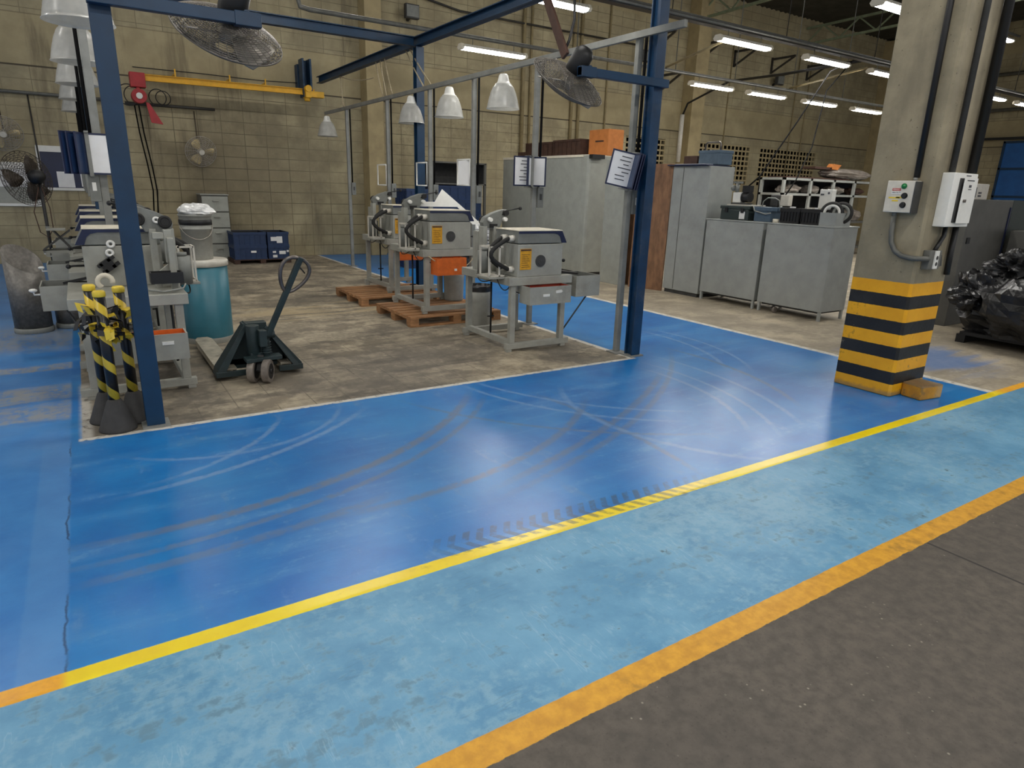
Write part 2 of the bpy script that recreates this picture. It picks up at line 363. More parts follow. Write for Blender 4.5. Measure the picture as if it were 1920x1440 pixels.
def pillar_mat():
    t = T('pillar_concrete_with_hazard_bands'); P, x, y, z = t.pos()
    nf = t.noise(P, 26, 6, 0.62); nm = t.noise(P, 3.2, 6, 0.62); nv = t.noise(P, 2.4, 5, 0.6, (2.2, 2.2, 0.4)); nh = t.noise(P, 34, 2, 0.5)
    c = t.mix(nm.step(0.3, 0.7), C(126, 118, 98), C(150, 140, 116))
    c = t.mix(nv.step(0.5, 0.7)*0.35, c, C(104, 96, 80))
    c = t.mix(nh.step(0.7, 0.76)*0.7, c, C(70, 62, 50))
    zz = z+(nf-0.5)*0.008
    k = ((zz-0.0)/0.2196).frac()
    yel = t.mix(nm.step(0.3, 0.7), C(224, 158, 16), C(240, 174, 24))
    yel = t.mix((nf*0.5+nm*0.5).step(0.56, 0.66)*0.5, yel, C(120, 84, 22))
    blk = t.mix(nm.step(0.4, 0.8), C(22, 22, 24), C(44, 43, 42))
    paint = t.mix(k.step(0.502, 0.512), yel, blk)
    low = (z+(nf-0.5)*0.06).step(0.06, 0.02)
    paint = t.mix(low*0.6, paint, C(110, 100, 82))
    chip = (nm*0.4+nf*0.6).step(0.635, 0.66)
    paint = t.mix(chip*0.8, paint, C(140, 132, 116))
    c = t.mix(zz.step(0.9895, 0.9855), c, paint)
    t.L(c, t.b.inputs['Base Color']); t.L(t.mixv(zz.step(0.9895, 0.9855), 0.8, 0.45), t.b.inputs['Roughness'])
    t.bump(nf*0.6+nh*0.4, 0.25, 0.01)
    return t.mat
M['pillar'] = pillar_mat()
def kerb_mat():
    t = T('kerb_block_paint'); P, x, y, z = t.pos()
    nf = t.noise(P, 20, 6, 0.65); nm = t.noise(P, 6, 5, 0.6)
    c = t.mix(nm.step(0.35, 0.65), C(206, 146, 30), C(176, 122, 36)); c = t.mix(nf.step(0.52, 0.62)*0.6, c, C(110, 92, 62))
    c = t.mix((x+(nf-0.5)*0.1).step(6.02, 6.1)*0.4, c, C(186, 172, 140))
    c = t.mix(z.step(0.105, 0.12)*0.75, c, C(92, 84, 70))
    t.L(c, t.b.inputs['Base Color']); t.b.inputs['Roughness'].default_value = 0.6; t.bump(nf, 0.3, 0.01)
    return t.mat
M['kerb'] = kerb_mat()
def ceil_mat():
    t = T('roof_sheet'); P, x, y, z = t.pos(); n = t.noise(P, 2, 4, 0.6)
    t.L(t.mix(n.step(0.3, 0.7), C(52, 52, 48), C(70, 69, 63)), t.b.inputs['Base Color']); t.b.inputs['Roughness'].default_value = 0.5; t.b.inputs['Metallic'].default_value = 0.3
    return t.mat
M['ceil'] = ceil_mat()
def spiral_mat():
    t = T('black_and_yellow_tape'); tc = t.node('ShaderNodeTexCoord'); sp = t.node('ShaderNodeSeparateXYZ'); t.L(tc.outputs['Object'], sp.inputs[0])
    x, y, z = (S(t.nt, sp.outputs[i]) for i in range(3))
    ang = x._m('ARCTAN2', y)
    k = ((z*5.2)+(ang*(-1/(2*math.pi)))).frac()
    n = t.noise(tc.outputs['Object'], 20, 4, 0.6)
    c = t.mix(k.step(0.64, 0.66), C(20, 22, 26), C(214, 184, 58)); c = t.mix(n.step(0.55, 0.75)*0.3, c, C(90, 84, 50))
    t.L(c, t.b.inputs['Base Color']); t.b.inputs['Roughness'].default_value = 0.35
    return t.mat
M['tape'] = spiral_mat()

# ---------------------------------------------------------------- mesh builder
class MB:
    def __init__(s): s.v = []; s.f = []; s.mi = []; s.sm = []; s.m = 0
    def add(s, vs, fs, smooth=False):
        o = len(s.v); s.v += [Vector(v) for v in vs]
        for f in fs: s.f.append([i+o for i in f]); s.mi.append(s.m); s.sm.append(smooth)
        return s
    def mat(s, i): s.m = i; return s
    def box(s, x0, x1, y0, y1, z0, z1):
        vs = [(x, y, z) for z in (z0, z1) for y in (y0, y1) for x in (x0, x1)]
        return s.add(vs, [(0, 2, 3, 1), (4, 5, 7, 6), (0, 1, 5, 4), (2, 6, 7, 3), (0, 4, 6, 2), (1, 3, 7, 5)])
    def bar(s, p, q, w, h=None, up=(0, 0, 1)):
        p, q = Vector(p), Vector(q); h = h or w; d = (q-p).normalized(); u = Vector(up)
        if abs(d.dot(u)) > 0.98: u = Vector((0, 1, 0)) if abs(d.y) < 0.9 else Vector((1, 0, 0))
        a = d.cross(u).normalized()*w/2; b = a.cross(d).normalized()*h/2
        vs = [c+i*a+j*b for c in (p, q) for i, j in ((-1, -1), (1, -1), (1, 1), (-1, 1))]
        return s.add(vs, [(0, 1, 2, 3), (7, 6, 5, 4), (0, 4, 5, 1), (1, 5, 6, 2), (2, 6, 7, 3), (3, 7, 4, 0)])
    def ring(s, c, a, b, r, n): return [c+r*(math.cos(2*math.pi*i/n)*a+math.sin(2*math.pi*i/n)*b) for i in range(n)]
    def cyl(s, p, q, r, r2=None, n=16, caps=True, smooth=True):
        p, q = Vector(p), Vector(q); r2 = r if r2 is None else r2; d = (q-p).normalized()
        a = d.orthogonal().normalized(); b = d.cross(a)
        R1, R2 = s.ring(p, a, b, r, n), s.ring(q, a, b, r2, n)
        s.add(R1+R2, [(i, (i+1) % n, n+(i+1) % n, n+i) for i in range(n)], smooth)
        if caps:
            s.add(R1, [tuple(reversed(range(n)))]); s.add(R2, [tuple(range(n))])
        return s
    def tube(s, pts, r, n=6, closed=False):
        pts = [Vector(p) for p in pts]; m = len(pts); vs = []; a = None
        for i, p in enumerate(pts):
            if closed: d = pts[(i+1) % m]-pts[i-1]
            else: d = pts[min(i+1, m-1)]-pts[max(i-1, 0)]
            d = d.normalized() if d.length > 1e-9 else Vector((0, 0, 1))
            if a is None: a = d.orthogonal().normalized()
            else:
                a = a-d*a.dot(d); a = a.normalized() if a.length > 1e-6 else d.orthogonal().normalized()
            vs += s.ring(p, a, d.cross(a), r, n)
        fs = []
        for i in range(m if closed else m-1):
            j = (i+1) % m
            fs += [(i*n+k, i*n+(k+1) % n, j*n+(k+1) % n, j*n+k) for k in range(n)]
        if not closed: fs += [tuple(reversed(range(n))), tuple(range((m-1)*n, m*n))]
        return s.add(vs, fs, True)
    def lathe(s, prof, n=28, c=(0, 0, 0), M4=None, smooth=True, close=False):
        c = Vector(c); vs = []
        for r, z in prof:
            for i in range(n):
                a = 2*math.pi*i/n; p = Vector((r*math.cos(a), r*math.sin(a), z)); p = (M4 @ p) if M4 else p
                vs.append(p+c)
        m = len(prof); fs = []
        for i in range(m if close else m-1):
            j = (i+1) % m
            fs += [(i*n+k, i*n+(k+1) % n, j*n+(k+1) % n, j*n+k) for k in range(n)]
        s.add(vs, fs, smooth)
        if not close:
            if prof[0][0] > 1e-6 and prof[0][0] < 900: pass
        return s
    def disc(s, c, nrm, r, n=20):
        c = Vector(c); d = Vector(nrm).normalized(); a = d.orthogonal().normalized()
        return s.add(s.ring(c, a, d.cross(a), r, n), [tuple(range(n))])
    def torus(s, c, nrm, R, r, n=28, k=8):
        c = Vector(c); d = Vector(nrm).normalized(); a = d.orthogonal().normalized(); b = d.cross(a)
        return s.tube(s.ring(c, a, b, R, n), r, k, True)
    def prism(s, poly, axis, a, b):
        """poly: 2-D outline in the two other axes, in the order x,y,z"""
        def P(u, v, w): return {'x': (w, u, v), 'y': (u, w, v), 'z': (u, v, w)}[axis]
        n = len(poly); vs = [P(u, v, a) for u, v in poly]+[P(u, v, b) for u, v in poly]
        return s.add(vs, [tuple(reversed(range(n))), tuple(range(n, 2*n))]+[(i, (i+1) % n, n+(i+1) % n, n+i) for i in range(n)])
    def sphere(s, c, r, n=14, sc=(1, 1, 1)):
        c = Vector(c); vs = []; m = n//2
        for j in range(m+1):
            t = math.pi*j/m
            for i in range(n):
                p = 2*math.pi*i/n; vs.append(c+Vector((sc[0]*r*math.sin(t)*math.cos(p), sc[1]*r*math.sin(t)*math.sin(p), sc[2]*r*math.cos(t))))
        return s.add(vs, [(j*n+i, (j+1)*n+i, (j+1)*n+(i+1) % n, j*n+(i+1) % n) for j in range(m) for i in range(n)], True)
    def open_box(s, x0, x1, y0, y1, z0, z1, t=0.012, floor=True):
        """a tray: outer walls in material 0, inner faces in material 1"""
        k = s.m
        s.mat(0)
        s.add([(x0, y0, z0), (x1, y0, z0), (x1, y1, z0), (x0, y1, z0), (x0, y0, z1), (x1, y0, z1), (x1, y1, z1), (x0, y1, z1)],
              [(3, 2, 1, 0), (0, 1, 5, 4), (1, 2, 6, 5), (2, 3, 7, 6), (3, 0, 4, 7)])
        a0, a1, b0, b1 = x0+t, x1-t, y0+t, y1-t
        s.add([(x0, y0, z1), (x1, y0, z1), (x1, y1, z1), (x0, y1, z1), (a0, b0, z1), (a1, b0, z1), (a1, b1, z1), (a0, b1, z1)],
              [(0, 1, 5, 4), (1, 2, 6, 5), (2, 3, 7, 6), (3, 0, 4, 7)])
        s.mat(1)
        s.add([(a0, b0, z0+t), (a1, b0, z0+t), (a1, b1, z0+t), (a0, b1, z0+t), (a0, b0, z1), (a1, b0, z1), (a1, b1, z1), (a0, b1, z1)],
              [(0, 1, 2, 3), (4, 5, 1, 0), (5, 6, 2, 1), (6, 7, 3, 2), (7, 4, 0, 3)])
        return s.mat(k)
    def build(s, name, mats, parent=None, bevel=0.0, local=False):
        if isinstance(mats, str): mats = [mats]
        sh = Vector((0, 0, 0))
        if parent is not None and not local:
            p = parent
            while p is not None: sh += p.location; p = p.parent
        elif parent is None and not local:
            xs = [v.x for v in s.v]; ys = [v.y for v in s.v]; zs = [v.z for v in s.v]
            sh = Vector(((min(xs)+max(xs))/2, (min(ys)+max(ys))/2, min(zs)))
        me = bpy.data.meshes.new(name); me.from_pydata([tuple(v-sh) for v in s.v], [], s.f)
        for k in mats: me.materials.append(M[k])
        for p, i, f in zip(me.polygons, s.mi, s.sm): p.material_index = i; p.use_smooth = f
        bm = bmesh.new(); bm.from_mesh(me)
        bmesh.ops.remove_doubles(bm, verts=bm.verts, dist=1e-6)
        bmesh.ops.recalc_face_normals(bm, faces=bm.faces); bm.to_mesh(me); bm.free(); me.update()
        o = bpy.data.objects.new(name, me); COL.objects.link(o)
        if parent is not None: o.parent = parent
        else: o.location = sh
        if bevel:
            m = o.modifiers.new('edge_bevel', 'BEVEL'); m.width = bevel; m.segments = 2; m.limit_method = 'ANGLE'; m.angle_limit = math.radians(50)
        return o

def thing(name, label, cat, loc=(0, 0, 0), rotz=0.0, group=None):
    o = bpy.data.objects.new(name, None); COL.objects.link(o); o.location = loc; o.rotation_euler = (0, 0, rotz)
    o.empty_display_size = 0.1
    o['label'] = label; o['category'] = cat
    if group: o['group'] = group
    return o
def tag(o, label, cat, group=None, kind=None):
    o['label'] = label; o['category'] = cat
    if group: o['group'] = group
    if kind: o['kind'] = kind
    return o
def dup(root, loc, label, rotz=None):
    r = root.copy(); COL.objects.link(r); r.location = loc; r['label'] = label
    if rotz is not None: r.rotation_euler = (0, 0, rotz)
    for ch in list(root.children):
        c = ch.copy(); COL.objects.link(c); c.parent = r
        for g in list(ch.children):
            d = g.copy(); COL.objects.link(d); d.parent = c
    return r
def arc(p, q, sag, n=10):
    """a hanging line from p to q, the middle moved by the vector sag"""
    p, q, sag = Vector(p), Vector(q), Vector(sag)
    return [p.lerp(q, i/n)+sag*(4*(i/n)*(1-i/n)) for i in range(n+1)]
def text(body, size, M4, mat, name, parent):
    cu = bpy.data.curves.new(name, 'FONT'); cu.body = body; cu.size = size; cu.align_x = 'CENTER'; cu.align_y = 'CENTER'; cu.extrude = 0.0006
    tmp = bpy.data.objects.new(name, cu); COL.objects.link(tmp); me = bpy.data.meshes.new_from_object(tmp); me.name = name
    bpy.data.objects.remove(tmp); me.materials.clear(); me.materials.append(M[mat])
    o = bpy.data.objects.new(name, me); COL.objects.link(o); o.parent = parent; o.matrix_local = M4
    return o

# ================================================================ the setting
def struct(o, label, cat): o['kind'] = 'structure'; o['label'] = label; o['category'] = cat; return o
b = MB(); b.add([(-9, -4, 0), (27.5, -4, 0), (27.5, 16.05, 0), (-9, 16.05, 0)], [(0, 1, 2, 3)])
struct(b.build('floor', 'floor', local=True), 'factory floor of blue epoxy, bare stained concrete and a pale blue walkway between yellow lines', 'floor')
YW = 15.75
VENTS = [(14.1, 15.75, 2.0, 3.26), (17.3, 19.85, 2.0, 3.28), (20.4, 23.65, 2.0, 3.28)]
b = MB()
b.box(-9, 27.8, YW, YW+0.3, 0, 2.0); b.box(-9, 27.8, YW, YW+0.3, 3.28, 7.8)
xs = [-9]+[v for q in VENTS for v in q[:2]]+[27.8]
for i in range(0, len(xs), 2): b.box(xs[i], xs[i+1], YW, YW+0.3, 2.0, 3.28)
wall_back = struct(b.build('wall_back', 'wall_x', local=True), 'long back wall of painted beige concrete block with a plain band', 'wall')
for x0, x1, z0, z1 in VENTS:
    b = MB(); nx = round((x1-x0)/0.19); nz = round((z1-z0)/0.158); px = (x1-x0)/nx; pz = (z1-z0)/nz; hx, hz = 0.138, 0.108
    for j in range(nz+1):
        za = z0+(j-0.5)*pz+hz/2; zb = z0+(j+0.5)*pz-hz/2
        b.box(x0, x1, YW+0.004, YW+0.022, max(z0, za), min(z1, zb))
    for j in range(nz):
        zc = z0+(j+0.5)*pz
        for i in range(nx+1):
            xa = x0+(i-0.5)*px+hx/2; xb = x0+(i+0.5)*px-hx/2
            b.box(max(x0, xa), min(x1, xb), YW+0.004, YW+0.022, zc-hz/2, zc+hz/2)
    b.build('vent_block_panel', 'beam_conc', wall_back)
    MB().box(x0, x1, YW+0.12, YW+0.34, z0, z1).build('vent_shade_backing', 'unlit_black', wall_back)  # black box standing in for the unlit depth of the vent holes
struct(MB().box(27.5, 27.8, -4, YW, 0, 7.8).build('wall_right', 'wall_y', local=True), 'far side wall of painted block beyond the striped pillar', 'wall')
b = MB(); n = 150; vs = []
for i in range(n*2+1):
    x = -9+36.6*i/(n*2); z = 7.55+(0.05 if i % 2 else 0.0)
    vs += [(x, -2.5, z), (x, YW+0.2, z)]
b.add(vs, [(2*i, 2*i+1, 2*i+3, 2*i+2) for i in range(n*2)])
struct(b.build('ceiling', 'ceil', local=True), 'dark corrugated metal roof above the hall', 'ceiling')
b = MB(); b.box(5.83, 6.23, 15.35, YW, 0, 7.5)
struct(b.build('trim_1', 'beam_conc', local=True, bevel=0.01), 'square concrete wall pier beside the spare hanging lamps', 'wall pier')
b = MB(); b.box(16.3, 16.85, 15.3, YW, 0, 7.5)
struct(b.build('trim_2', 'beam_conc', local=True, bevel=0.01), 'concrete wall pier behind the blue-topped tall cabinet', 'wall pier')
b = MB(); b.box(27.0, 27.5, 15.2, YW, 0, 7.5)
struct(b.build('trim_3', 'beam_conc', local=True, bevel=0.01), 'concrete pier in the far corner of the hall', 'wall pier')
# roof trusses
tr = thing('roof_truss', 'pale green lattice roof truss, the one ahead of the pillar', 'truss', (22, 0, 0), group='steel roof trusses'); tr['kind'] = 'structure'
b = MB(); y0, y1 = 2.0, 15.7
def chord(y, top): s = (15.7-y)/13.7; return (6.75+0.35*s) if not top else (7.25+0.25*s)
b.bar((22, y0, chord(y0, 0)), (22, y1, chord(y1, 0)), 0.07, 0.07); b.bar((22, y0, chord(y0, 1)), (22, y1, chord(y1, 1)), 0.07, 0.07)
k = 22
for i in range(k):
    ya, yb = y0+(y1-y0)*i/k, y0+(y1-y0)*(i+1)/k
    b.bar((22, ya, chord(ya, i % 2)), (22, yb, chord(yb, (i+1) % 2)), 0.04)
b.build('lattice', 'truss', tr)
dup(tr, (16.6, 0, 0), 'pale green lattice roof truss above the vent block wall')
dup(tr, (11.5, 0, 0), 'pale green lattice roof truss nearest the blue frame')

# the striped pillar
b = MB()
pl = [(5.75, 2.75), (6.27, 2.75), (6.27, 3.27), (5.73, 3.27), (5.73, 2.77)]
b.prism(pl, 'z', 0, 7.55)
o = b.build('pillar', 'pillar', local=True, bevel=0.012); struct(o, 'square concrete pillar with yellow and black hazard bands round its foot', 'pillar')
b = MB(); b.prism([(5.87, 2.56), (6.15, 2.52), (6.16, 2.745), (5.9, 2.745)], 'z', 0, 0.125)
tag(b.build('kerb_block', 'kerb', bevel=0.012), 'chipped yellow concrete block against the foot of the striped pillar', 'concrete block')

# ================================================================ blue steel frame
def ibeam(p, q, w, h, name, mat, parent, t=0.012):
    p, q = Vector(p), Vector(q); d = (q-p).normalized(); b = MB()
    up = Vector((0, 0, 1)) if abs(d.z) < 0.9 else Vector((0, 1, 0))
    b.bar(p, q, t, h, up)
    for s in (-1, 1): b.bar(p+up*(s*(h-t)/2), q+up*(s*(h-t)/2), w, t, up)
    return b.build(name, mat, parent)
fr = thing('steel_gantry', 'tall dark blue steel frame of columns and beams round the machine bay', 'frame', (2.47, 7.5, 0))
def column(x, y, mat, w=0.115):
    b = MB(); t = 0.014
    b.box(x-w/2, x+w/2, y-w/2, y-w/2+t, 0.012, 3.7); b.box(x-w/2, x+w/2, y+w/2-t, y+w/2, 0.012, 3.7); b.box(x-t/2-0.02, x+t/2-0.02, y-w/2+t, y+w/2-t, 0.012, 3.7)
    b.box(x+w/2-t, x+w/2, y-w/2+t, y+w/2-t, 0.012, 3.7)
    c = b.build('column', mat, fr, bevel=0.003)
    MB().box(x-0.085, x+0.085, y-0.085, y+0.085, 0, 0.014).build('base_plate', 'rail_grey', c)
column(0.245, 4.92, 'navy_steel', 0.112); column(4.71, 4.92, 'blue_worn', 0.115); column(4.71, 10.15, 'navy_steel', 0.13); column(0.22, 10.21, 'navy_steel', 0.11)
ibeam((4.7, 4.8, 3.775), (4.7, 15.2, 3.775), 0.12, 0.13, 'beam', 'navy_steel', fr)
ibeam((0.15, 10.15, 3.765), (4.63, 10.15, 3.765), 0.12, 0.13, 'beam', 'navy_steel', fr)
ibeam((0.22, 4.8, 3.9), (0.22, 15.2, 3.9), 0.12, 0.13, 'beam', 'navy_steel', fr)
ibeam((0.15, 4.9, 3.775+0.26), (4.8, 4.9, 3.775+0.26), 0.12, 0.13, 'beam', 'navy_steel', fr)
def fan_arm(xa, xb, y, z):
    b = MB(); b.box(xa, xb, y-0.03, y+0.03, z-0.035, z+0.035); b.box(xa, xa+0.16, y-0.036, y+0.036, z-0.042, z+0.042) if xa > 2 else b.box(xb-0.16, xb, y-0.036, y+0.036, z-0.042, z+0.042)
    b.build('fan_arm', 'navy_steel', fr, bevel=0.004)
fan_arm(0.18, 1.13, 4.815, 2.63); fan_arm(3.74, 4.78, 4.825, 2.63)

# ---------------------------------------------------------------- industrial fans with wire cages
def cage(b, R, d, n=13, k=26, w=0.0022, z0=0.0, rin=0.06):
    def zz(r, s): return z0+s*d*(1-(r/R)**2.4)
    for s in (-1, 1):
        for i in range(n):
            r = rin+(R-rin)*i/(n-1); b.torus((0, 0, zz(r, s)), (0, 0, 1), r, w if i < n-1 else w*2, 44, 4)
        for i in range(k):
            a = 2*math.pi*i/k
            b.tube([((rin+(R-rin)*j/5)*math.cos(a+0.35*j/5*s), (rin+(R-rin)*j/5)*math.sin(a+0.35*j/5*s), zz(rin+(R-rin)*j/5, s)) for j in range(6)], w, 4)
def blades(b, R, nb=3, wid=0.9, pitch=0.45, tw=0.012):
    for i in range(nb):
        a0 = 2*math.pi*i/nb; vs = []
        for j in range(6):
            r = 0.05+(R-0.05)*j/5; half = wid*(0.45+0.55*math.sin(math.pi*(0.18+0.7*j/5)))/2
            for s in (-1, 0, 1):
                a = a0+s*half; vs.append((r*math.cos(a), r*math.sin(a), s*half*r*pitch))
        m = len(vs); vs += [(x, y, z+tw) for x, y, z in vs]; fs = []
        for j in range(5):
            for s in range(2):
                q = j*3+s; fs += [(q, q+1, q+4, q+3), (m+q, m+q+3, m+q+4, m+q+1)]
        per = [0, 1, 2, 5, 8, 11, 14, 17, 16, 15, 12, 9, 6, 3]
        fs += [(per[i], m+per[i], m+per[(i+1) % 14], per[(i+1) % 14]) for i in range(14)]
        b.add(vs, fs, True)
def quat_to(z, up=Vector((0, 0, 1))):
    z = Vector(z).normalized(); x = up.cross(z).normalized(); y = z.cross(x)
    return Matrix((x, y, z)).transposed().to_quaternion()
def big_fan(loc, label, axis):
    root = thing('industrial_fan', label, 'fan', (0, 0, 0), group='big fans on blue arms')
    b = MB(); cage(b, 0.345, 0.10, 22, 36, 0.0026); b.build('cage', 'cage_grey', root, local=True)
    b = MB(); blades(b, 0.30, 3, 1.0, 0.5); b.cyl((0, 0, -0.03), (0, 0, 0.05), 0.05, n=18); b.build('blades', 'wire', root, local=True)
    b = MB(); b.lathe([(0.0, -0.32), (0.055, -0.31), (0.085, -0.27), (0.09, -0.17), (0.085, -0.09), (0.06, -0.06), (0.0, -0.06)], 20); b.build('motor', 'black', root, local=True)
    b = MB(); b.prism([(-0.06, 0.078), (-0.098, 0.05), (-0.10, 0.0), (-0.07, -0.04)], 'z', -0.28, -0.08); b.build('motor_cover', 'white', root, local=True, bevel=0.01)
    root.location = loc; root.rotation_mode = 'QUATERNION'; root.rotation_quaternion = quat_to(axis)
    return root
AX = -0.47*CR-0.62*CU+0.63*_F
f1 = big_fan((0.96, 5.0, 2.57), 'big wire-caged fan with black motor on the arm of the left blue column', AX)
f2 = f1.copy(); COL.objects.link(f2); f2.location = (3.77, 5.02, 2.57); f2['label'] = 'big wire-caged fan with black motor on the arm of the right blue column'
for ch in list(f1.children):
    c = ch.copy(); COL.objects.link(c); c.parent = f2
for f, e in ((f1, (1.05, 4.85, 2.66)), (f2, (3.86, 4.86, 2.66))):
    q = quat_to(AX); p = f.location+q @ Vector((0, 0, -0.2))
    mid = Vector(e)
    b = MB(); b.bar(p, mid, 0.05, 0.03); b.cyl(mid-Vector((0, 0.03, 0)), mid+Vector((0, 0.03, 0)), 0.03)
    br = b.build('bracket', 'navy_steel', None, local=True)
    br.parent = f; f_m = Matrix.LocRotScale(f.location, q, None); br.matrix_parent_inverse = f_m.inverted()

# ================================================================ grey lamp rails and posts
def lamp_rail(x, side, posts, label):
    r = thing('lamp_rail', label, 'lamp rail', (x, 9, 0))
    MB().box(x-0.04, x+0.0, min(posts[0]-0.62, 5.0), posts[-1]+1.2, 3.03, 3.09).build('rail', 'rail_grey', r, bevel=0.003)
    for i, y in enumerate(posts):
        xx = x+0.03
        p = MB().box(xx-0.03, xx+0.03, y-0.025, y+0.025, 0.012, 3.10).build('post', 'rail_grey', r, bevel=0.003)
        MB().box(xx-0.08, xx+0.08, y-0.09, y+0.07, 0, 0.012).build('base_plate', 'rail_grey', p)
        MB().tube([(xx+side*0.05, y-0.038*(side > 0), 3.06), (xx+side*0.05, y-0.038*(side > 0), 2.2), (xx+side*0.05, y-0.03*(side > 0), 1.67)], 0.015, 8).build('conduit', 'black_cable', r)
        s = MB(); s.box(min(xx+side*0.032, xx+side*0.115), max(xx+side*0.032, xx+side*0.115), y-0.05, y+0.03, 1.44, 1.68)
        sb = s.build('switch_box', 'machine_dark', r, bevel=0.004)
        MB().box(min(xx+side*0.06, xx+side*0.09), max(xx+side*0.06, xx+side*0.09), y-0.053, y-0.05, 1.53, 1.6).build('switch', 'white' if i == 0 else 'dark_grey', sb)
    return r
lamp_rail(4.62, 1, [5.10, 6.78, 8.27, 9.63, 11.3, 13.37], 'grey post-and-rail lamp stand beside the blue aisle, right of the bay')
lamp_rail(0.17, -1, [6.95, 8.6, 10.42, 11.9, 13.55], 'grey post-and-rail lamp stand behind the left blue column')
def pendant():
    root = thing('pendant_lamp', '', 'lamp', group='hanging bell lamps on the grey rails')
    b = MB()
    prof = [(0.098, 0.285), (0.128, 0.25), (0.155, 0.19), (0.179, 0.11), (0.196, 0.035), (0.199, 0.014), (0.209, 0.0)]
    fl = []
    for i in range(len(prof)-1):
        (r0, z0), (r1, z1) = prof[i], prof[i+1]
        for k in range(4): fl.append((r0+(r1-r0)*k/4+(0.0012 if k % 2 else 0), z0+(z1-z0)*k/4))
    fl.append(prof[-1]); inner = [(r-0.005, z) for r, z in reversed(fl)]
    b.lathe(fl+inner, 40, close=True); b.build('shade', 'shade', root, local=True)
    b = MB(); b.lathe([(0.0, 0.40), (0.042, 0.4), (0.055, 0.385), (0.072, 0.32), (0.082, 0.296), (0.099, 0.290), (0.099, 0.28), (0.0, 0.28)], 24); b.build('socket_cap', 'white', root, local=True)
    b = MB(); b.tube([(0, 0, 0.4), (0.0, 0, 0.43), (0.02, 0, 0.455), (0.0, 0, 0.47)], 0.006, 6); b.build('hook', 'wire', root, local=True)
    return root
pd = pendant()
ords = ['nearest', 'second', 'third', 'fourth', 'last']
spots = [(4.6, 7.45, 'white bell lamp on the right rail, the one left of the big fan'), (4.6, 8.9, 'white bell lamp on the right rail between its two middle posts'),
         (4.6, 10.2, 'white bell lamp half hidden by the slim back blue column'), (4.6, 14.47, 'white bell lamp at the far end of the right rail, next to the block wall')]
spots += [(0.15, y, lb) for y, lb in ((5.5, 'large white bell lamp at the top left corner, nearest of its row'), (7.36, 'second white bell lamp from the camera in the left row'),
          (9.07, 'third white bell lamp from the camera in the left row'), (10.85, 'fourth white bell lamp from the camera in the left row'), (12.84, 'smallest and farthest white bell lamp of the left row'))]
for i, (x, y, lb) in enumerate(spots):
    if i == 0: pd.location = (x, y, 2.6); pd['label'] = lb
    else: dup(pd, (x, y, 2.6), lb)
# ropes and cables between the blue beam and the rail
def cord(pts, r, mat, name, label, cat, group=None): 
    return tag(MB().tube(pts, r, 6).build(name, mat), label, cat, group)
GR = 'cords tied from the blue beam to the right rail'
for p, q, s, lb in (((4.7, 10.6, 3.72), (4.6, 9.75, 3.1), (0, 0, -.02), 'pale cord slanting from the beam joint down to the third rail post'), ((4.7, 10.45, 3.72), (4.6, 9.5, 3.1), (0, 0, -.02), 'second pale cord beside the beam joint, running to the third post'),
                    ((4.7, 11.7, 3.72), (4.6, 11.2, 3.1), (0, 0, -.02), 'thin cord tied low on the rail left of the back blue column'), ((4.7, 11.5, 3.72), (4.6, 10.95, 3.1), (0, 0, -.03), 'grey cord between beam and rail left of the back blue column'), ((4.7, 11.9, 3.72), (4.6, 11.35, 3.1), (0, 0, -.05), 'slack looped cord left of the other cords on the beam'),
                    ((4.7, 13.8, 3.7), (4.6, 13.4, 3.1), (0, 0, 0), 'single straight cord down to the last rail post')):
    cord(arc(p, q, s, 8), 0.011, 'rope', 'cord', lb, 'cord', GR)
cord(arc((4.7, 13.9, 3.72), (4.64, 11.85, 3.45), (0, 0, -.06), 10), 0.009, 'rope', 'cord', 'nearly level cord stretched under the blue beam', 'cord', GR)

# ---------------------------------------------------------------- document racks on the posts
def rack(loc, angles, label, lean=0.0, white=(0, 1)):
    t = thing('document_rack', label, 'document rack', (0, 0, 0), group='hinged document racks on the posts')
    b = MB(); b.box(-0.015, 0.015, -0.02, 0.16, -0.18, -0.165); b.box(-0.015, 0.015, -0.02, 0.16, 0.17, 0.185); b.box(-0.015, 0.015, 0.0, 0.02, -0.18, 0.185); b.build('bracket', 'rail_grey', t, local=True)
    for k in range(4):
        a = math.radians(angles[k]); y = 0.02+0.035*k
        R = Matrix.Rotation(a, 4, 'Z'); pb = MB(); pb.mat(0)
        def tr(x0, x1, z0, z1, d0, d1):
            vs = [R @ Vector((x, d, z))+Vector((0, y, 0)) for z in (z0, z1) for d in (d0, d1) for x in (x0, x1)]
            return vs
        F6 = [(0, 2, 3, 1), (4, 5, 7, 6), (0, 1, 5, 4), (2, 6, 7, 3), (0, 4, 6, 2), (1, 3, 7, 5)]
        w = 0.25
        for x0, x1, z0, z1 in ((0, w, -0.165, -0.15), (0, w, 0.155, 0.17), (0, 0.014, -0.15, 0.155), (w-0.014, w, -0.15, 0.155)): pb.add(tr(-x1, -x0, z0, z1, -0.006, 0.006), F6)
        p = pb.build('panel_frame', 'navy_trim', t, local=True)
        sh = MB(); sh.add(tr(-w+0.014, -0.014, -0.15, 0.155, -0.003, 0.003), F6)
        if k == 0:
            sh.mat(1); rnd = random.Random(3)
            for r in range(7):
                z = 0.12-r*0.036; x = -0.03-rnd.random()*0.05
                sh.add(tr(x-0.05-rnd.random()*0.1, x, z-0.006, z+0.003, -0.0045, -0.0035), F6)
        sh.build('sheet', ['paper' if k in white else 'navy_plastic', 'ink'], p, local=True)
    t.location = loc; t.rotation_euler = lean if lean else (0, 0, 0); return t
rack((4.62, 5.0, 1.84), (-25, 60, 72, 84), 'open document rack leaning on the nearest right rail post, printed sheet facing left', (0.1, 0.16, 0), (0,))
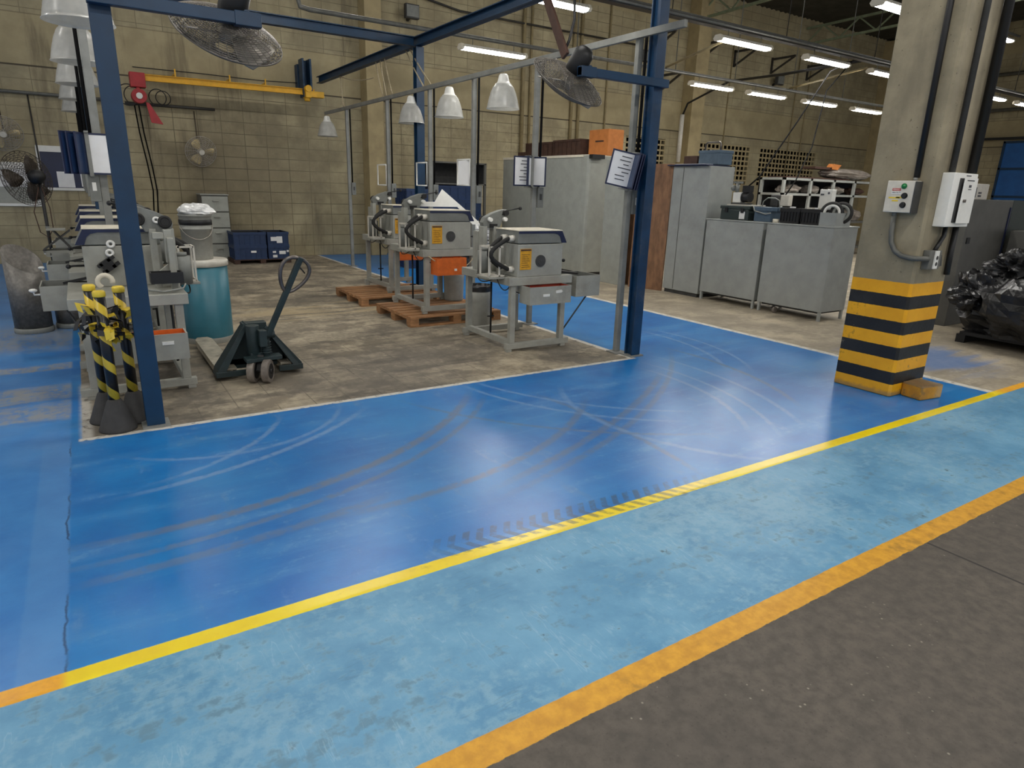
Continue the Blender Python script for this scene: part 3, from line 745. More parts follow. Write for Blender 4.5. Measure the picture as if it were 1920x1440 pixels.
rack((4.56, 6.68, 1.85), (-2, 48, 56, 120), 'document rack on the second right rail post with a sheet of small dark pictures', None, (0, 1, 3))
rack((0.12, 6.84, 1.83), (178, 40, 55, 70), 'navy document rack with blank white sheet behind the left blue column', None, (0,))
# empty wire sheet holders
def wire_holder(x, y, z, label, paper=False):
    t = thing('wire_sheet_holder', label, 'wire frame', (x, y, z), group='bent wire sheet holders on the far posts')
    b = MB(); b.tube([(x, y-0.05, z+0.17), (x-0.05, y+0.22, z+0.17), (x-0.05, y+0.22, z-0.17), (x, y-0.05, z-0.17)], 0.013, 6); b.tube([(x, y-0.05, z+0.17), (x, y-0.05, z-0.17)], 0.008, 6); b.build('frame', 'white', t)
    if paper:
        s = MB(); R = [(x+0.02, y-0.02), (x-0.10, y+0.10)]
        s.add([(R[0][0], R[0][1], z-0.16), (R[1][0], R[1][1], z-0.16), (R[1][0], R[1][1], z+0.15), (R[0][0], R[0][1], z+0.17), (R[0][0]+.006, R[0][1]+.006, z-0.16), (R[1][0]+.006, R[1][1]+.006, z-0.16), (R[1][0]+.006, R[1][1]+.006, z+0.15), (R[0][0]+.006, R[0][1]+.006, z+0.17)],
              [(0, 1, 2, 3), (7, 6, 5, 4), (0, 4, 5, 1), (1, 5, 6, 2), (2, 6, 7, 3), (3, 7, 4, 0)]); s.build('sheet', 'paper', t)
wire_holder(4.6, 8.33, 1.85, 'white wire holder with a curled sheet on the third right rail post', True)
wire_holder(4.6, 9.70, 1.83, 'empty white wire holder in front of the slim back blue column')
wire_holder(4.6, 11.35, 1.82, 'empty white wire holder in front of the concrete wall pier')

# ================================================================ belt machines on steel stands
def machine(name, label, group, left=False, tray='machine', inner='red_inner', side=True, rear_tray=False):
    O = Vector((3.95, 6.1, 0)); t = thing(name, label, 'machine', O, 0, group)
    def B(b, n, m, p=None, bev=0.0): return b.build(n, m, p or t, bevel=bev)
    # stand
    b = MB(); b.box(3.56, 4.37, 5.585, 5.645, 0.03, 0.09); b.box(3.56, 4.37, 6.5, 6.56, 0.03, 0.09); b.box(3.605, 3.66, 5.60, 6.54, 0.06, 0.12)
    for x in (3.6, 4.3):
        for y in (5.615, 6.53): b.box(x-0.03, x+0.03, y-0.025, y+0.025, 0.0, 0.03)
    B(b, 'base_frame', 'machine', bev=0.004)
    for x in (3.60, 4.24):
        for y in (5.588, 6.503): B(MB().box(x, x+0.062, y, y+0.055, 0.09, 0.70), 'leg', 'machine', bev=0.004)
    b = MB(); b.box(3.56, 4.36, 5.56, 6.58, 0.70, 0.785); B(b, 'table', 'machine', bev=0.005)
    # body and hood
    b = MB(); b.box(3.66, 4.22, 5.57, 6.0, 0.785, 1.115); body = B(b, 'body', 'machine', bev=0.008)
    b = MB().mat(0); b.box(3.685, 3.82, 5.564, 5.571, 0.86, 1.07); b.mat(1); b.box(3.69, 3.815, 5.562, 5.565, 1.05, 1.066)
    for k in range(7): b.box(3.70, 3.80-(k % 3)*0.012, 5.5625, 5.5645, 0.885+k*0.021, 0.889+k*0.021)
    lp = B(b, 'instruction_plate', ['yellow_label', 'wood_dark'], body); lp['label'] = 'yellow instruction plate'
    b = MB(); b.cyl((3.935, 5.555, 0.945), (3.935, 5.572, 0.945), 0.06, n=28); b.cyl((3.935, 5.55, 0.945), (3.935, 5.556, 0.945), 0.042, n=24); b.cyl((3.935, 5.546, 0.945), (3.935, 5.551, 0.945), 0.012)
    B(b, 'fan_grille', 'dark_grey', body)
    b = MB(); b.prism([(3.66, 1.122), (4.265, 1.122), (4.20, 1.245), (3.66, 1.245)], 'y', 5.57, 6.0); hood = B(b, 'hood', 'machine_dark', bev=0.006)
    for ya, yb in ((5.563, 5.5715), (5.9985, 6.007)):
        b = MB(); b.prism([(3.662, 1.243), (3.662, 1.222), (4.10, 1.222), (4.15, 1.21), (4.178, 1.185), (4.20, 1.124), (4.264, 1.124), (4.2, 1.243)], 'y', ya, yb); B(b, 'hood_trim', 'navy_trim', hood)
    B(MB().box(3.655, 4.205, 5.565, 6.005, 1.245, 1.255), 'hood_top', 'cream', hood, 0.003)
    # end face with hose connectors
    for y, z in ((5.66, 1.17), (5.80, 1.17), (5.66, 0.86), (5.80, 0.86)): B(MB().cyl((3.66, y, z), (3.60, y, z), 0.032, 0.028, 16), 'hose_connector', 'white_dirty', body)
    for y, bl in ((5.66, 0.22), (5.80, 0.16)):
        pts = [(3.60, y, 1.17)]+[(3.60-bl*math.sin(math.pi*i/9), y-0.02*math.sin(math.pi*i/9), 1.17-0.31*i/9) for i in range(1, 9)]+[(3.60, y, 0.86)]
        B(MB().tube(pts, 0.022, 10), 'hose', 'black_rubber')
    b = MB(); b.cyl((3.52, 6.0, 0.785), (3.52, 6.0, 1.02), 0.075, n=20); b.cyl((3.52, 6.0, 1.02), (3.52, 6.0, 1.05), 0.05, n=16); B(b, 'motor', 'machine_dark')
    b = MB()
    for x in (3.40, 3.52):
        for y in (5.70, 5.88): b.box(x-0.008, x+0.008, y-0.008, y+0.008, 0.785, 1.09)
        b.box(x-0.008, x+0.008, 5.70, 5.88, 1.075, 1.09); b.box(x-0.008, x+0.008, 5.70, 5.88, 0.785, 0.80)
    for y in (5.70, 5.88): b.box(3.40, 3.56, y-0.008, y+0.008, 1.075, 1.09); b.box(3.40, 3.58, y-0.008, y+0.008, 0.785, 0.80)
    B(b, 'hose_guard', 'white_dirty')
    B(MB().box(3.38, 3.60, 5.66, 5.95, 0.765, 0.785), 'shelf', 'machine', bev=0.003)
    # tower with head plate
    for x in (3.57, 3.70): B(MB().box(x, x+0.05, 6.12, 6.22, 0.785, 1.26), 'tower_post', 'machine', bev=0.004)
    B(MB().box(3.60, 3.645, 6.28, 6.40, 0.785, 1.20), 'tower_plate', 'machine', bev=0.004)
    b = MB(); b.prism([(3.585, 1.235), (3.57, 1.30), (3.60, 1.35), (3.69, 1.395), (3.80, 1.43), (3.87, 1.435), (3.885, 1.415), (3.82, 1.33), (3.775, 1.235)], 'y', 6.13, 6.21); hd = B(b, 'head_plate', 'machine_dark', bev=0.004)
    for x, z in ((3.645, 1.33), (3.83, 1.335)): B(MB().cyl((x, 6.13, z), (x, 6.085, z), 0.026, 0.021, 16), 'knob', 'white', hd)
    B(MB().box(3.65, 3.745, 6.122, 6.131, 1.245, 1.285), 'name_plate', 'black', hd)
    b = MB(); b.tube([(3.80, 6.12, 1.38), (3.86, 6.10, 1.425), (3.99, 6.06, 1.455)], 0.007, 6); b.sphere((3.99, 6.06, 1.45), 0.02, 10); b.cyl((3.84, 6.13, 1.40), (3.84, 6.09, 1.40), 0.03, n=14); B(b, 'lever', 'black', hd)
    for x, z, r in ((3.60, 1.315, 0.05), (3.79, 1.335, 0.05)):
        b = MB(); b.torus((x+0.03, 6.235, z), (0, 1, 0), r-0.012, 0.014, 24, 8); b.cyl((x+0.03, 6.21, z), (x+0.03, 6.25, z), r-0.02, n=20); B(b, 'pulley', 'black_rubber', hd)
    b = MB(); b.torus((3.69, 6.225, 1.33), (0, 1, 0), 0.019, 0.009, 18, 8); B(b, 'roller', 'white', hd)
    # rear face: rollers, clamp and hook
    for x, z in ((4.02, 1.13), (4.035, 1.06)): B(MB().torus((x, 6.02, z), (0, 1, 0), 0.022, 0.011, 18, 8), 'guide_ring', 'white', body)
    b = MB(); R = Matrix.Rotation(0.6, 3, 'Y')
    for dx, dz, sx, sz in ((0, 0, .045, .045), (-.05, .03, .03, .012), (-.05, -.03, .03, .012), (.045, .03, .02, .012), (.045, -.03, .02, .012)):
        c = Vector((4.06, 6.035, 0.965))+R @ Vector((dx, 0, dz)); b.bar(c-R @ Vector((sx, 0, 0)), c+R @ Vector((sx, 0, 0)), 0.06, sz*2)
    B(b, 'clamp', 'black', body)
    # lever at the operator end
    b = MB(); b.tube([(4.21, 5.7, 0.93), (4.30, 5.7, 0.93), (4.33, 5.7, 0.925)], 0.009, 8); b.sphere((4.335, 5.7, 0.925), 0.02, 10); B(b, 'end_knob', 'black', body)
    # trays
    if tray == 'orange':
        tr = B(MB().open_box(3.68, 4.08, 5.42, 5.60, 0.49, 0.695), 'drawer_tray', [tray, inner])
        B(MB().tube(arc((3.60, 5.50, 0.72), (4.22, 5.45, 0.74), (0.05, -0.04, -0.17), 14), 0.007, 6), 'hanging_cord', 'rope'); B(MB().box(3.90, 3.93, 5.385, 5.40, 0.545, 0.57), 'cord_plug', 'white')
    else:
        tr = B(MB().open_box(3.71, 4.23, 5.40, 5.60, 0.52, 0.70), 'drawer_tray', [tray, inner])
        B(MB().box(3.87, 3.95, 5.393, 5.402, 0.60, 0.625), 'sticker', 'white', tr); B(MB().prism([(4.03, 0.628), (4.10, 0.632), (4.115, 0.645), (4.10, 0.66), (4.03, 0.655)], 'y', 5.393, 5.402), 'sticker', 'white', tr)
    if side and left:
        st = B(MB().open_box(4.24, 4.56, 5.27, 5.67, 0.56, 0.765, 0.01), 'side_tray', ['machine', 'machine_dark'])
        B(MB().bar((4.15, 5.62, 0.83), (4.36, 5.52, 0.775), 0.16, 0.02), 'chute', 'black', st)
        b = MB(); b.tube([(4.55, 5.66, 0.70), (4.60, 5.66, 0.70), (4.605, 5.66, 0.73)], 0.008, 6); b.sphere((4.605, 5.66, 0.735), 0.03, 12, (1, 1, 0.55)); B(b, 'pull_knob', 'white', st); B(MB().tube([(4.40, 5.64, 0.57), (4.24, 5.62, 0.16)], 0.009, 8), 'strut', 'dark_grey', st)
    elif side:
        b = MB(); b.open_box(4.42, 4.75, 5.56, 5.96, 0.54, 0.765, 0.01); st = B(b, 'side_tray', ['machine', 'machine_dark'])
        B(MB().bar((4.20, 5.8, 0.815), (4.52, 5.8, 0.775), 0.26, 0.02), 'chute', 'black', st)
        B(MB().box(4.36, 4.43, 5.7, 5.75, 0.72, 0.76).box(4.22, 4.37, 5.7, 5.75, 0.72, 0.76), 'tray_arm', 'machine', st)
        B(MB().tube([(4.60, 5.60, 0.54), (4.29, 5.615, 0.16)], 0.009, 8), 'strut', 'dark_grey', st)
    B(MB().cyl((3.64, 6.05, 0.10), (3.64, 6.05, 0.70), 0.011, n=8).box(3.60, 3.68, 6.04, 6.06, 0.30, 0.312), 'pedal_rod', 'black')
    for p, q, s in (((3.60, 5.75, 0.80), (3.80, 5.55, 0.70), (0, -0.03, -0.13)), ((3.50, 5.72, 0.78), (3.62, 5.62, 0.72), (0, 0, -0.10)), ((3.60, 6.3, 0.78), (3.46, 5.7, 0.77), (-0.05, 0, -0.07))): B(MB().tube(arc(p, q, s, 12), 0.006, 6), 'cable', 'black')
    b = MB().mat(0); b.box(3.72, 3.97, 5.66, 5.668, 0.60, 0.695); b.mat(1); b.prism([(3.83, 0.69), (3.93, 0.69), (3.88, 0.62)], 'y', 5.655, 5.661); B(b, 'warning_plate', ['white', 'red'])
    if left:
        b = MB(); b.open_box(3.57, 3.80, 6.38, 6.52, 0.86, 0.945, 0.01); bt = B(b, 'side_dish', ['black', 'black'])
        b = MB(); b.tube([(3.56, 6.50, 0.85), (3.58, 6.53, 0.82), (3.72, 6.53, 0.80), (3.83, 6.53, 0.82), (3.86, 6.52, 0.88)], 0.008, 8); B(b, 'handle', 'grey_steel', bt)
        b = MB(); b.bar((3.60, 6.30, 1.0), (3.72, 6.30, 0.90), 0.04, 0.05); b.box(3.60, 3.66, 6.26, 6.34, 1.0, 1.26); b.box(3.66, 3.74, 6.26, 6.34, 1.19, 1.24); B(b, 'arm_bracket', 'machine', bev=0.004)
        b = MB(); pts = [(4.10+0.05*math.cos(a), 6.32, 0.87+0.05*math.sin(a)) for a in [math.radians(200-26*i) for i in range(11)]]; b.tube(pts, 0.019, 10); B(b, 'roll_hook', 'cream')
        if rear_tray:
            b = MB(); b.open_box(3.62, 4.18, 6.62, 6.82, 0.32, 0.52); rt = B(b, 'lower_tray', [tray, 'orange'])
            B(MB().box(3.72, 3.80, 6.818, 6.828, 0.44, 0.465), 'sticker', 'white', rt)
            [B(MB().box(x, x+0.04, 6.54, 6.64, 0.38, 0.42), 'tray_arm', 'machine', rt) for x in (3.66, 4.10)]
    return t
GM = 'belt machines in the right row'; GL = 'belt machines in the left row'
m3 = machine('belt_machine', 'grey belt machine with two trays standing straight on the concrete, nearest of the right row', GM)
m2 = machine('belt_machine', 'grey belt machine with orange front tray on the nearer pallet, white sheet behind it', GM, tray='orange', inner='orange', side=False)
m1 = machine('belt_machine', 'grey belt machine on the farther pallet, half hidden behind another machine', GM, tray='orange', inner='orange', side=False)
m2.location = (3.79, 7.80, 0.127); m1.location = (4.03, 9.50, 0.127)
LX = 0.235
l1 = machine('belt_machine', 'grey belt machine just behind the left blue column and the striped posts', GL, left=True, rear_tray=True)
l1.location = (LX, 6.17, 0); l1.rotation_euler = (0, 0, math.pi)
l2 = machine('belt_machine', 'second grey belt machine of the left row, only its hood and tray in view', GL, left=True)
l2.location = (LX, 7.82, 0); l2.rotation_euler = (0, 0, math.pi)
dup(l2, (LX, 9.38, 0), 'third grey belt machine of the left row, its tray under the black chutes')
dup(l2, (LX, 11.12, 0), 'farthest grey belt machine of the left row')
# black angled chutes on the left trays
t = thing('chute_stand', 'dark crossed sheet chutes standing on the left trays, below the wall board', 'chute', (-0.28, 9.2, 0.76))
b = MB(); b.bar((-0.42, 9.2, 0.83), (-0.14, 9.2, 1.05), 0.22, 0.012); b.bar((-0.14, 9.2, 0.83), (-0.30, 9.2, 1.05), 0.22, 0.012); b.build('upper_sheets', 'dark_grey', t)
b = MB(); b.box(-0.42, -0.12, 9.12, 9.3, 0.80, 0.83); b.box(-0.36, -0.18, 9.12, 9.3, 1.05, 1.07); b.box(-0.40, -0.36, 9.1, 9.3, 0.765, 0.8); b.box(-0.18, -0.14, 9.1, 9.3, 0.765, 0.8); b.build('ledge', 'machine', t)

# ---------------------------------------------------------------- pallets
def pallet(loc, label, rz=0.0):
    t = thing('wooden_pallet', label, 'pallet', (0, 0, 0), 0, 'wooden pallets in the bay')
    W, D = 1.28, 1.12
    for i in range(3):
        for j in range(3):
            x = -W/2+(W-0.11)/2*i; y = -D/2+(D-0.13)/2*j; MB().box(x, x+0.11, y, y+0.13, 0.02, 0.088).build('block', 'wood', t, local=True, bevel=0.003)
    for i in range(3): x = -W/2+(W-0.11)/2*i; MB().box(x, x+0.11, -D/2, D/2, 0.088, 0.105).build('stringer', 'wood', t, local=True, bevel=0.002)
    for j in range(3): y = -D/2+(D-0.13)/2*j; MB().box(-W/2, W/2, y, y+0.10, 0.0, 0.02).build('runner', 'wood', t, local=True, bevel=0.002)
    for j in range(7): y = -D/2+(D-0.115)/6*j; MB().box(-W/2, W/2, y, y+0.115, 0.105, 0.126).build('deck_board', 'wood', t, local=True, bevel=0.003)
    t.location = loc; t.rotation_euler = (0, 0, rz); return t
p2 = pallet((3.82, 7.72, 0), 'wooden pallet under the machine with the orange tray')
p1 = dup(p2, (3.78, 9.30, 0), 'wooden pallet farther back, under the half hidden machine')
# white sheet lying against the second machine
b = MB()
def plate(poly, y0, y1, t):
    n = len(poly); zs = [p[1] for p in poly]; lo, hi = min(zs), max(zs)
    f = [(x, y0+(y1-y0)*(z-lo)/(hi-lo), z) for x, z in poly]; b.add(f+[(x, y+t, z) for x, y, z in f], [tuple(range(n)), tuple(reversed(range(n, 2*n)))]+[(i, n+i, n+(i+1) % n, (i+1) % n) for i in range(n)])
plate([(3.60, 1.40), (3.55, 1.50), (3.62, 1.54), (3.74, 1.46), (3.88, 1.46), (4.02, 1.62), (4.30, 1.38), (4.52, 1.18), (4.38, 1.18), (4.20, 1.40)], 7.80, 7.98, 0.006)
tag(b.build('white_sheet', 'white'), 'slanting white sheet standing on the hood of the machine with the orange tray', 'sheet')
# bins
def bin_(x, y, r, h, z, label, group):
    t = thing('waste_bin', label, 'bin', (0, 0, 0), 0, group); b = MB()
    b.lathe([(0.0, 0.0), (r*0.86, 0.0), (r*0.88, 0.02), (r*0.95, h*0.6), (r*0.97, h*0.62), (r, h), (r-0.012, h), (r*0.84, 0.02), (0, 0.02)], 28); b.build('body', 'bucket', t, local=True)
    b = MB(); b.lathe([(r*1.005, h*0.86), (r*1.04, h*0.95), (r*1.03, h*1.01), (r*0.9, h*1.015), (r*0.85, h*0.8), (r*0.8, h*0.5), (0, h*0.45)], 28); b.build('bin_bag', 'black_bag', t, local=True)
    t.location = (x, y, z); return t
b1 = bin_(4.03, 6.98, 0.15, 0.50, 0, 'grey waste bin with black bag behind the nearest right machine', 'grey waste bins by the machines')
dup(b1, (4.27, 8.12, 0.127), 'grey waste bin with black bag under the machine with the orange tray')

# ================================================================ pallet truck
t = thing('pallet_truck', 'worn dark green hand pallet truck with its handle raised', 'pallet truck', (1.14, 5.9, 0))
for x0 in (0.80, 1.33):
    x1 = x0+0.16
    b = MB(); b.prism([(x0, 5.86), (x1, 5.86), (x1, 7.12), (x1-0.03, 7.22), (x0+0.03, 7.22), (x0, 7.12)], 'z', 0.075, 0.095)
    b.box(x0, x0+0.012, 5.86, 7.1, 0.035, 0.085); b.box(x1-0.012, x1, 5.86, 7.1, 0.035, 0.085)
    f = b.build('fork', 'fork_worn', t, bevel=0.003)
    b = MB(); b.cyl((x0+0.04, 6.95, 0.04), (x1-0.04, 6.95, 0.04), 0.04, n=18); b.build('roller', 'wheel', f)
# sloping A plates
b = MB(); b.add([(0.78, 5.79, 0.04), (0.80, 5.79, 0.10), (1.06, 5.86, 0.48), (1.09, 5.86, 0.46), (0.84, 5.79, 0.04), (0.78, 5.99, 0.04), (0.80, 5.99, 0.10), (1.06, 5.98, 0.48), (1.09, 5.98, 0.46), (0.84, 5.99, 0.04)],
                [(0, 1, 2, 3, 4), (9, 8, 7, 6, 5), (0, 5, 6, 1), (1, 6, 7, 2), (2, 7, 8, 3), (3, 8, 9, 4), (4, 9, 5, 0)])
b.add([(1.51, 5.79, 0.04), (1.50, 5.79, 0.10), (1.24, 5.86, 0.44), (1.215, 5.86, 0.42), (1.45, 5.79, 0.04), (1.51, 5.99, 0.04), (1.50, 5.99, 0.10), (1.24, 5.98, 0.44), (1.215, 5.98, 0.42), (1.45, 5.99, 0.04)],
      [(4, 3, 2, 1, 0), (5, 6, 7, 8, 9), (1, 6, 5, 0), (2, 7, 6, 1), (3, 8, 7, 2), (4, 9, 8, 3), (0, 5, 9, 4)])
b.box(0.78, 1.03, 5.785, 5.81, 0.035, 0.085); b.box(1.30, 1.51, 5.785, 5.81, 0.035, 0.085); b.box(1.04, 1.24, 5.88, 5.99, 0.40, 0.47)
b.box(0.84, 1.46, 5.985, 6.0, 0.05, 0.14)
b.add([(0.82, 5.985, 0.08), (1.47, 5.985, 0.08), (1.22, 5.985, 0.44), (1.07, 5.985, 0.47), (0.82, 6.0, 0.08), (1.47, 6.0, 0.08), (1.22, 6.0, 0.44), (1.07, 6.0, 0.47)], [(0, 1, 2, 3), (7, 6, 5, 4), (0, 4, 5, 1), (1, 5, 6, 2), (2, 6, 7, 3), (3, 7, 4, 0)])
b.build('body', 'truck_green', t, bevel=0.004)
b = MB(); b.cyl((1.10, 5.78, 0.22), (1.10, 5.78, 0.47), 0.055, n=20); b.box(1.06, 1.24, 5.73, 5.86, 0.18, 0.235); b.cyl((1.19, 5.72, 0.20), (1.19, 5.72, 0.36), 0.032, n=16); b.cyl((1.15, 5.70, 0.40), (1.26, 5.70, 0.40), 0.035, n=14)
b.box(1.13, 1.19, 5.66, 5.74, 0.30, 0.44); b.prism([(1.0, 5.60), (1.30, 5.64), (1.30, 5.76), (1.0, 5.74)], 'z', 0.185, 0.215)
for k in range(5): b.torus((1.19, 5.72, 0.24+k*0.022), (0, 0, 1), 0.036, 0.006, 18, 6)
b.build('pump', 'truck_green', t, bevel=0.003)
ax = Vector((0.86, -0.5, 0)).normalized(); c0 = Vector((1.11, 5.64, 0.10))
for s in (-1, 1):
    c = c0+ax*(0.06*s); b = MB(); b.cyl(c-ax*0.028, c+ax*0.028, 0.10, n=30); w = b.build('steer_wheel', 'wheel', t, bevel=0.006)
    b = MB(); b.cyl(c-ax*0.031, c+ax*0.031, 0.066, n=24); b.cyl(c-ax*0.04, c+ax*0.04, 0.022, n=14); b.build('hub', 'black', w)
b = MB(); b.cyl(c0-ax*0.1, c0+ax*0.1, 0.016, n=10); b.bar(c0, c0+Vector((0.03, 0.05, 0.12)), 0.05, 0.05); b.build('axle', 'black', t)
# handle
h0 = Vector((1.21, 5.69, 0.40)); h1 = Vector((1.50, 5.60, 1.05)); hd = (h1-h0).normalized()
b = MB(); b.bar(h0, h1, 0.045, 0.05, (0, 1, 0)); hn = b.build('handle', 'truck_green', t, bevel=0.006)
sd = Vector((0.93, 0.12, -0.36)); sd = (sd-hd*sd.dot(hd)).normalized(); base = h0.lerp(h1, 0.56)
lp = []
for i in range(28):
    a = 2*math.pi*i/28; u = 0.5-0.5*math.cos(a); v = math.sin(a)*(0.50+0.5*u)*0.155
    lp.append(base+hd*(u*0.305)+sd*v)
b = MB(); b.tube(lp, 0.0165, 8, True); b.build('grip_loop', 'chrome', hn)
b = MB(); b.tube([base+hd*0.24+sd*0.01, base+hd*0.215+sd*0.06, base+hd*0.20+sd*0.085], 0.006, 6); b.build('release_lever', 'black', hn)

# ================================================================ teal drum, bucket, bag
t = thing('drum', 'tall teal drum with a pale lid beside the left machine', 'drum', (0.985, 7.5, 0))
b = MB(); b.lathe([(0.0, 0.0), (0.235, 0.0), (0.243, 0.02), (0.243, 0.815), (0.0, 0.815)], 40, (0.985, 7.5, 0)); b.build('body', 'teal', t)
b = MB(); b.lathe([(0.0, 0.862), (0.245, 0.862), (0.255, 0.85), (0.256, 0.80), (0.244, 0.795)], 40, (0.985, 7.5, 0)); b.build('lid', 'white_dirty', t)
b = MB(); b.lathe([(0.2445, 0.0), (0.2465, 0.005), (0.2465, 0.055), (0.2445, 0.06)], 40, (0.985, 7.5, 0)); b.build('base_band', 'bucket', t)
t = thing('bucket', 'dirty grey bucket with a black band standing on the teal drum', 'bucket', (0.965, 7.48, 0.862))
b = MB(); c = (0.965, 7.48, 0.862); b.lathe([(0.0, 0.0), (0.13, 0.0), (0.135, 0.01), (0.147, 0.30), (0.153, 0.302), (0.153, 0.315), (0.148, 0.318), (0.151, 0.43), (0.158, 0.432), (0.158, 0.45), (0.149, 0.452), (0.14, 0.43), (0.126, 0.02), (0, 0.02)], 36, c); b.build('body', 'bucket', t)
b = MB(); b.lathe([(0.149, 0.345), (0.156, 0.348), (0.156, 0.395), (0.150, 0.398)], 36, c); b.build('dark_band', 'black', t)
b = MB(); b.tube([(0.965+0.158*math.cos(a), 7.48+0.158*math.sin(a)-0.03*math.sin(k/12*math.pi), 0.862+0.37-0.16*math.sin(k/12*math.pi)) for k in range(13) for a in [math.radians(180+15*k)]], 0.004, 6); b.build('bail_handle', 'wire', t)
def crumpled(name, c, size, mat, label, cat, seed=1, n=26, amp=0.25, flat=None, group=None, parent=None):
    rnd = random.Random(seed); from mathutils import noise as NZ
    b = MB(); vs = []; m = n//2; off = Vector((rnd.random()*20, rnd.random()*20, rnd.random()*20))
    for j in range(m+1):
        th = math.pi*j/m
        for i in range(n):
            ph = 2*math.pi*i/n; d = Vector((math.sin(th)*math.cos(ph), math.sin(th)*math.sin(ph), math.cos(th)))
            k = 1+amp*1.0*NZ.noise(d*1.4+off)+amp*0.7*(0.5-abs(NZ.noise(d*2.4+off*1.7))*1.5)+amp*0.3*(0.5-abs(NZ.noise(d*5+off)))-amp*0.2
            p = Vector((d.x*size[0]*k, d.y*size[1]*k, d.z*size[2]*k))
            if flat is not None: p.z = max(p.z, flat)
            vs.append(p+Vector(c))
    b.add(vs, [(j*n+i, (j+1)*n+i, (j+1)*n+(i+1) % n, j*n+(i+1) % n) for j in range(m) for i in range(n)])
    o = b.build(name, mat, parent)
    return tag(o, label, cat, group) if label else o
crumpled('plastic_bag', (0.965, 7.47, 1.345), (0.168, 0.168, 0.075), 'clear_bag', 'crumpled clear plastic bag heaped on top of the grey bucket', 'plastic bag', 4, 30, 0.3, -0.035)
cord([(0.70, 7.16, 0.012), (0.62, 7.05, 0.012), (0.52, 7.12, 0.012), (0.55, 7.3, 0.012), (0.68, 7.28, 0.012), (0.72, 7.15, 0.026), (0.6, 6.95, 0.012), (0.4, 6.98, 0.012)], 0.012, 'black_cable', 'hose', 'black hose curled on the floor at the foot of the teal drum', 'hose')
# filing cabinet
t = thing('filing_cabinet', 'four-drawer grey green filing cabinet against the block wall', 'filing cabinet', (2.36, 15.35, 0))
MB().box(2.10, 2.62, 15.1, 15.65, 0.0, 1.35).build('body', 'grey_dark_cab', t, bevel=0.006); MB().box(2.09, 2.63, 15.06, 15.66, 1.35, 1.37).build('top', 'cabinet_beige', t)  # body darker than the drawers so their gaps read as shadow
for k in range(4):
    d = MB().box(2.11, 2.61, 15.07, 15.1, 0.05+k*0.325, 0.05+k*0.325+0.30).build('drawer', 'cabinet_beige', t, bevel=0.004)
    MB().box(2.31, 2.43, 15.03, 15.07, 0.05+k*0.325+0.2, 0.05+k*0.325+0.225).build('handle', 'machine', d, bevel=0.004)
# navy crates on a pallet at the wall
def crate(x0, x1, y0, y1, z0, z1, label, group, mat='navy_plastic', labels=(), name='plastic_crate', ribs=6):
    t = thing(name, label, 'crate', ((x0+x1)/2, (y0+y1)/2, z0), 0, group)
    b = MB(); b.open_box(x0+0.012, x1-0.012, y0+0.012, y1-0.012, z0, z1-0.004, 0.012)
    b.mat(0); b.box(x0, x1, y0, y0+0.02, z1-0.05, z1); b.box(x0, x1, y1-0.02, y1, z1-0.05, z1); b.box(x0, x0+0.02, y0+.02, y1-.02, z1-0.05, z1); b.box(x1-0.02, x1, y0+.02, y1-.02, z1-0.05, z1)
    b.box(x0+.004, x1-.004, y0+.004, y0+.014, z0+0.0, z0+0.03)
    for k in range(ribs+1):
        x = x0+0.012+(x1-x0-0.034)*k/ribs; b.box(x, x+0.010, y0+0.002, y0+0.013, z0+0.03, z1-0.05)
        y = y0+0.012+(y1-y0-0.034)*k/ribs; b.box(x0+0.002, x0+0.013, y, y+0.010, z0+0.03, z1-0.05)
    b.build('shell', [mat, 'black'], t)
    if labels:
        s = MB()
        for u0, u1, w0, w1 in labels: s.box(x0+(x1-x0)*u0, x0+(x1-x0)*u1, y0-0.006, y0+0.004, z0+(z1-z0)*w0, z0+(z1-z0)*w1)
        s.build('paper_label', 'paper', t)
    return t
b = MB(); b2 = thing('low_pallet', 'low wooden pallet under the navy crates at the block wall', 'pallet', (3.08, 14.8, 0))
for x in (2.52, 3.03, 3.55): b.box(x, x+0.11, 14.42, 15.2, 0.0, 0.07)
b.build('stringers', 'wood_dark', b2); MB().box(2.5, 3.68, 14.42, 15.2, 0.07, 0.09).build('deck', 'wood_dark', b2)
GC = 'navy crates stacked at the block wall'
crate(2.53, 3.18, 14.42, 15.1, 0.09, 0.36, 'wide navy crate with a small label, lower of the left pair at the wall', GC, labels=((.5, .66, .5, .65),))
crate(2.53, 3.18, 14.42, 15.1, 0.36, 0.64, 'wide navy crate, upper of the left pair at the wall', GC)
crate(3.2, 3.64, 14.42, 15.1, 0.09, 0.36, 'navy crate with several labels, lower of the right pair at the wall', GC, labels=((.2, .4, .1, .3), (.5, .8, .35, .6), (.2, .35, .45, .6), (.85, .95, .5, .65)), ribs=4)
crate(3.2, 3.64, 14.42, 15.1, 0.36, 0.64, 'navy crate with white labels, upper of the right pair at the wall', GC, labels=((.15, .42, .35, .65), (.42, .68, .2, .68)), ribs=4)

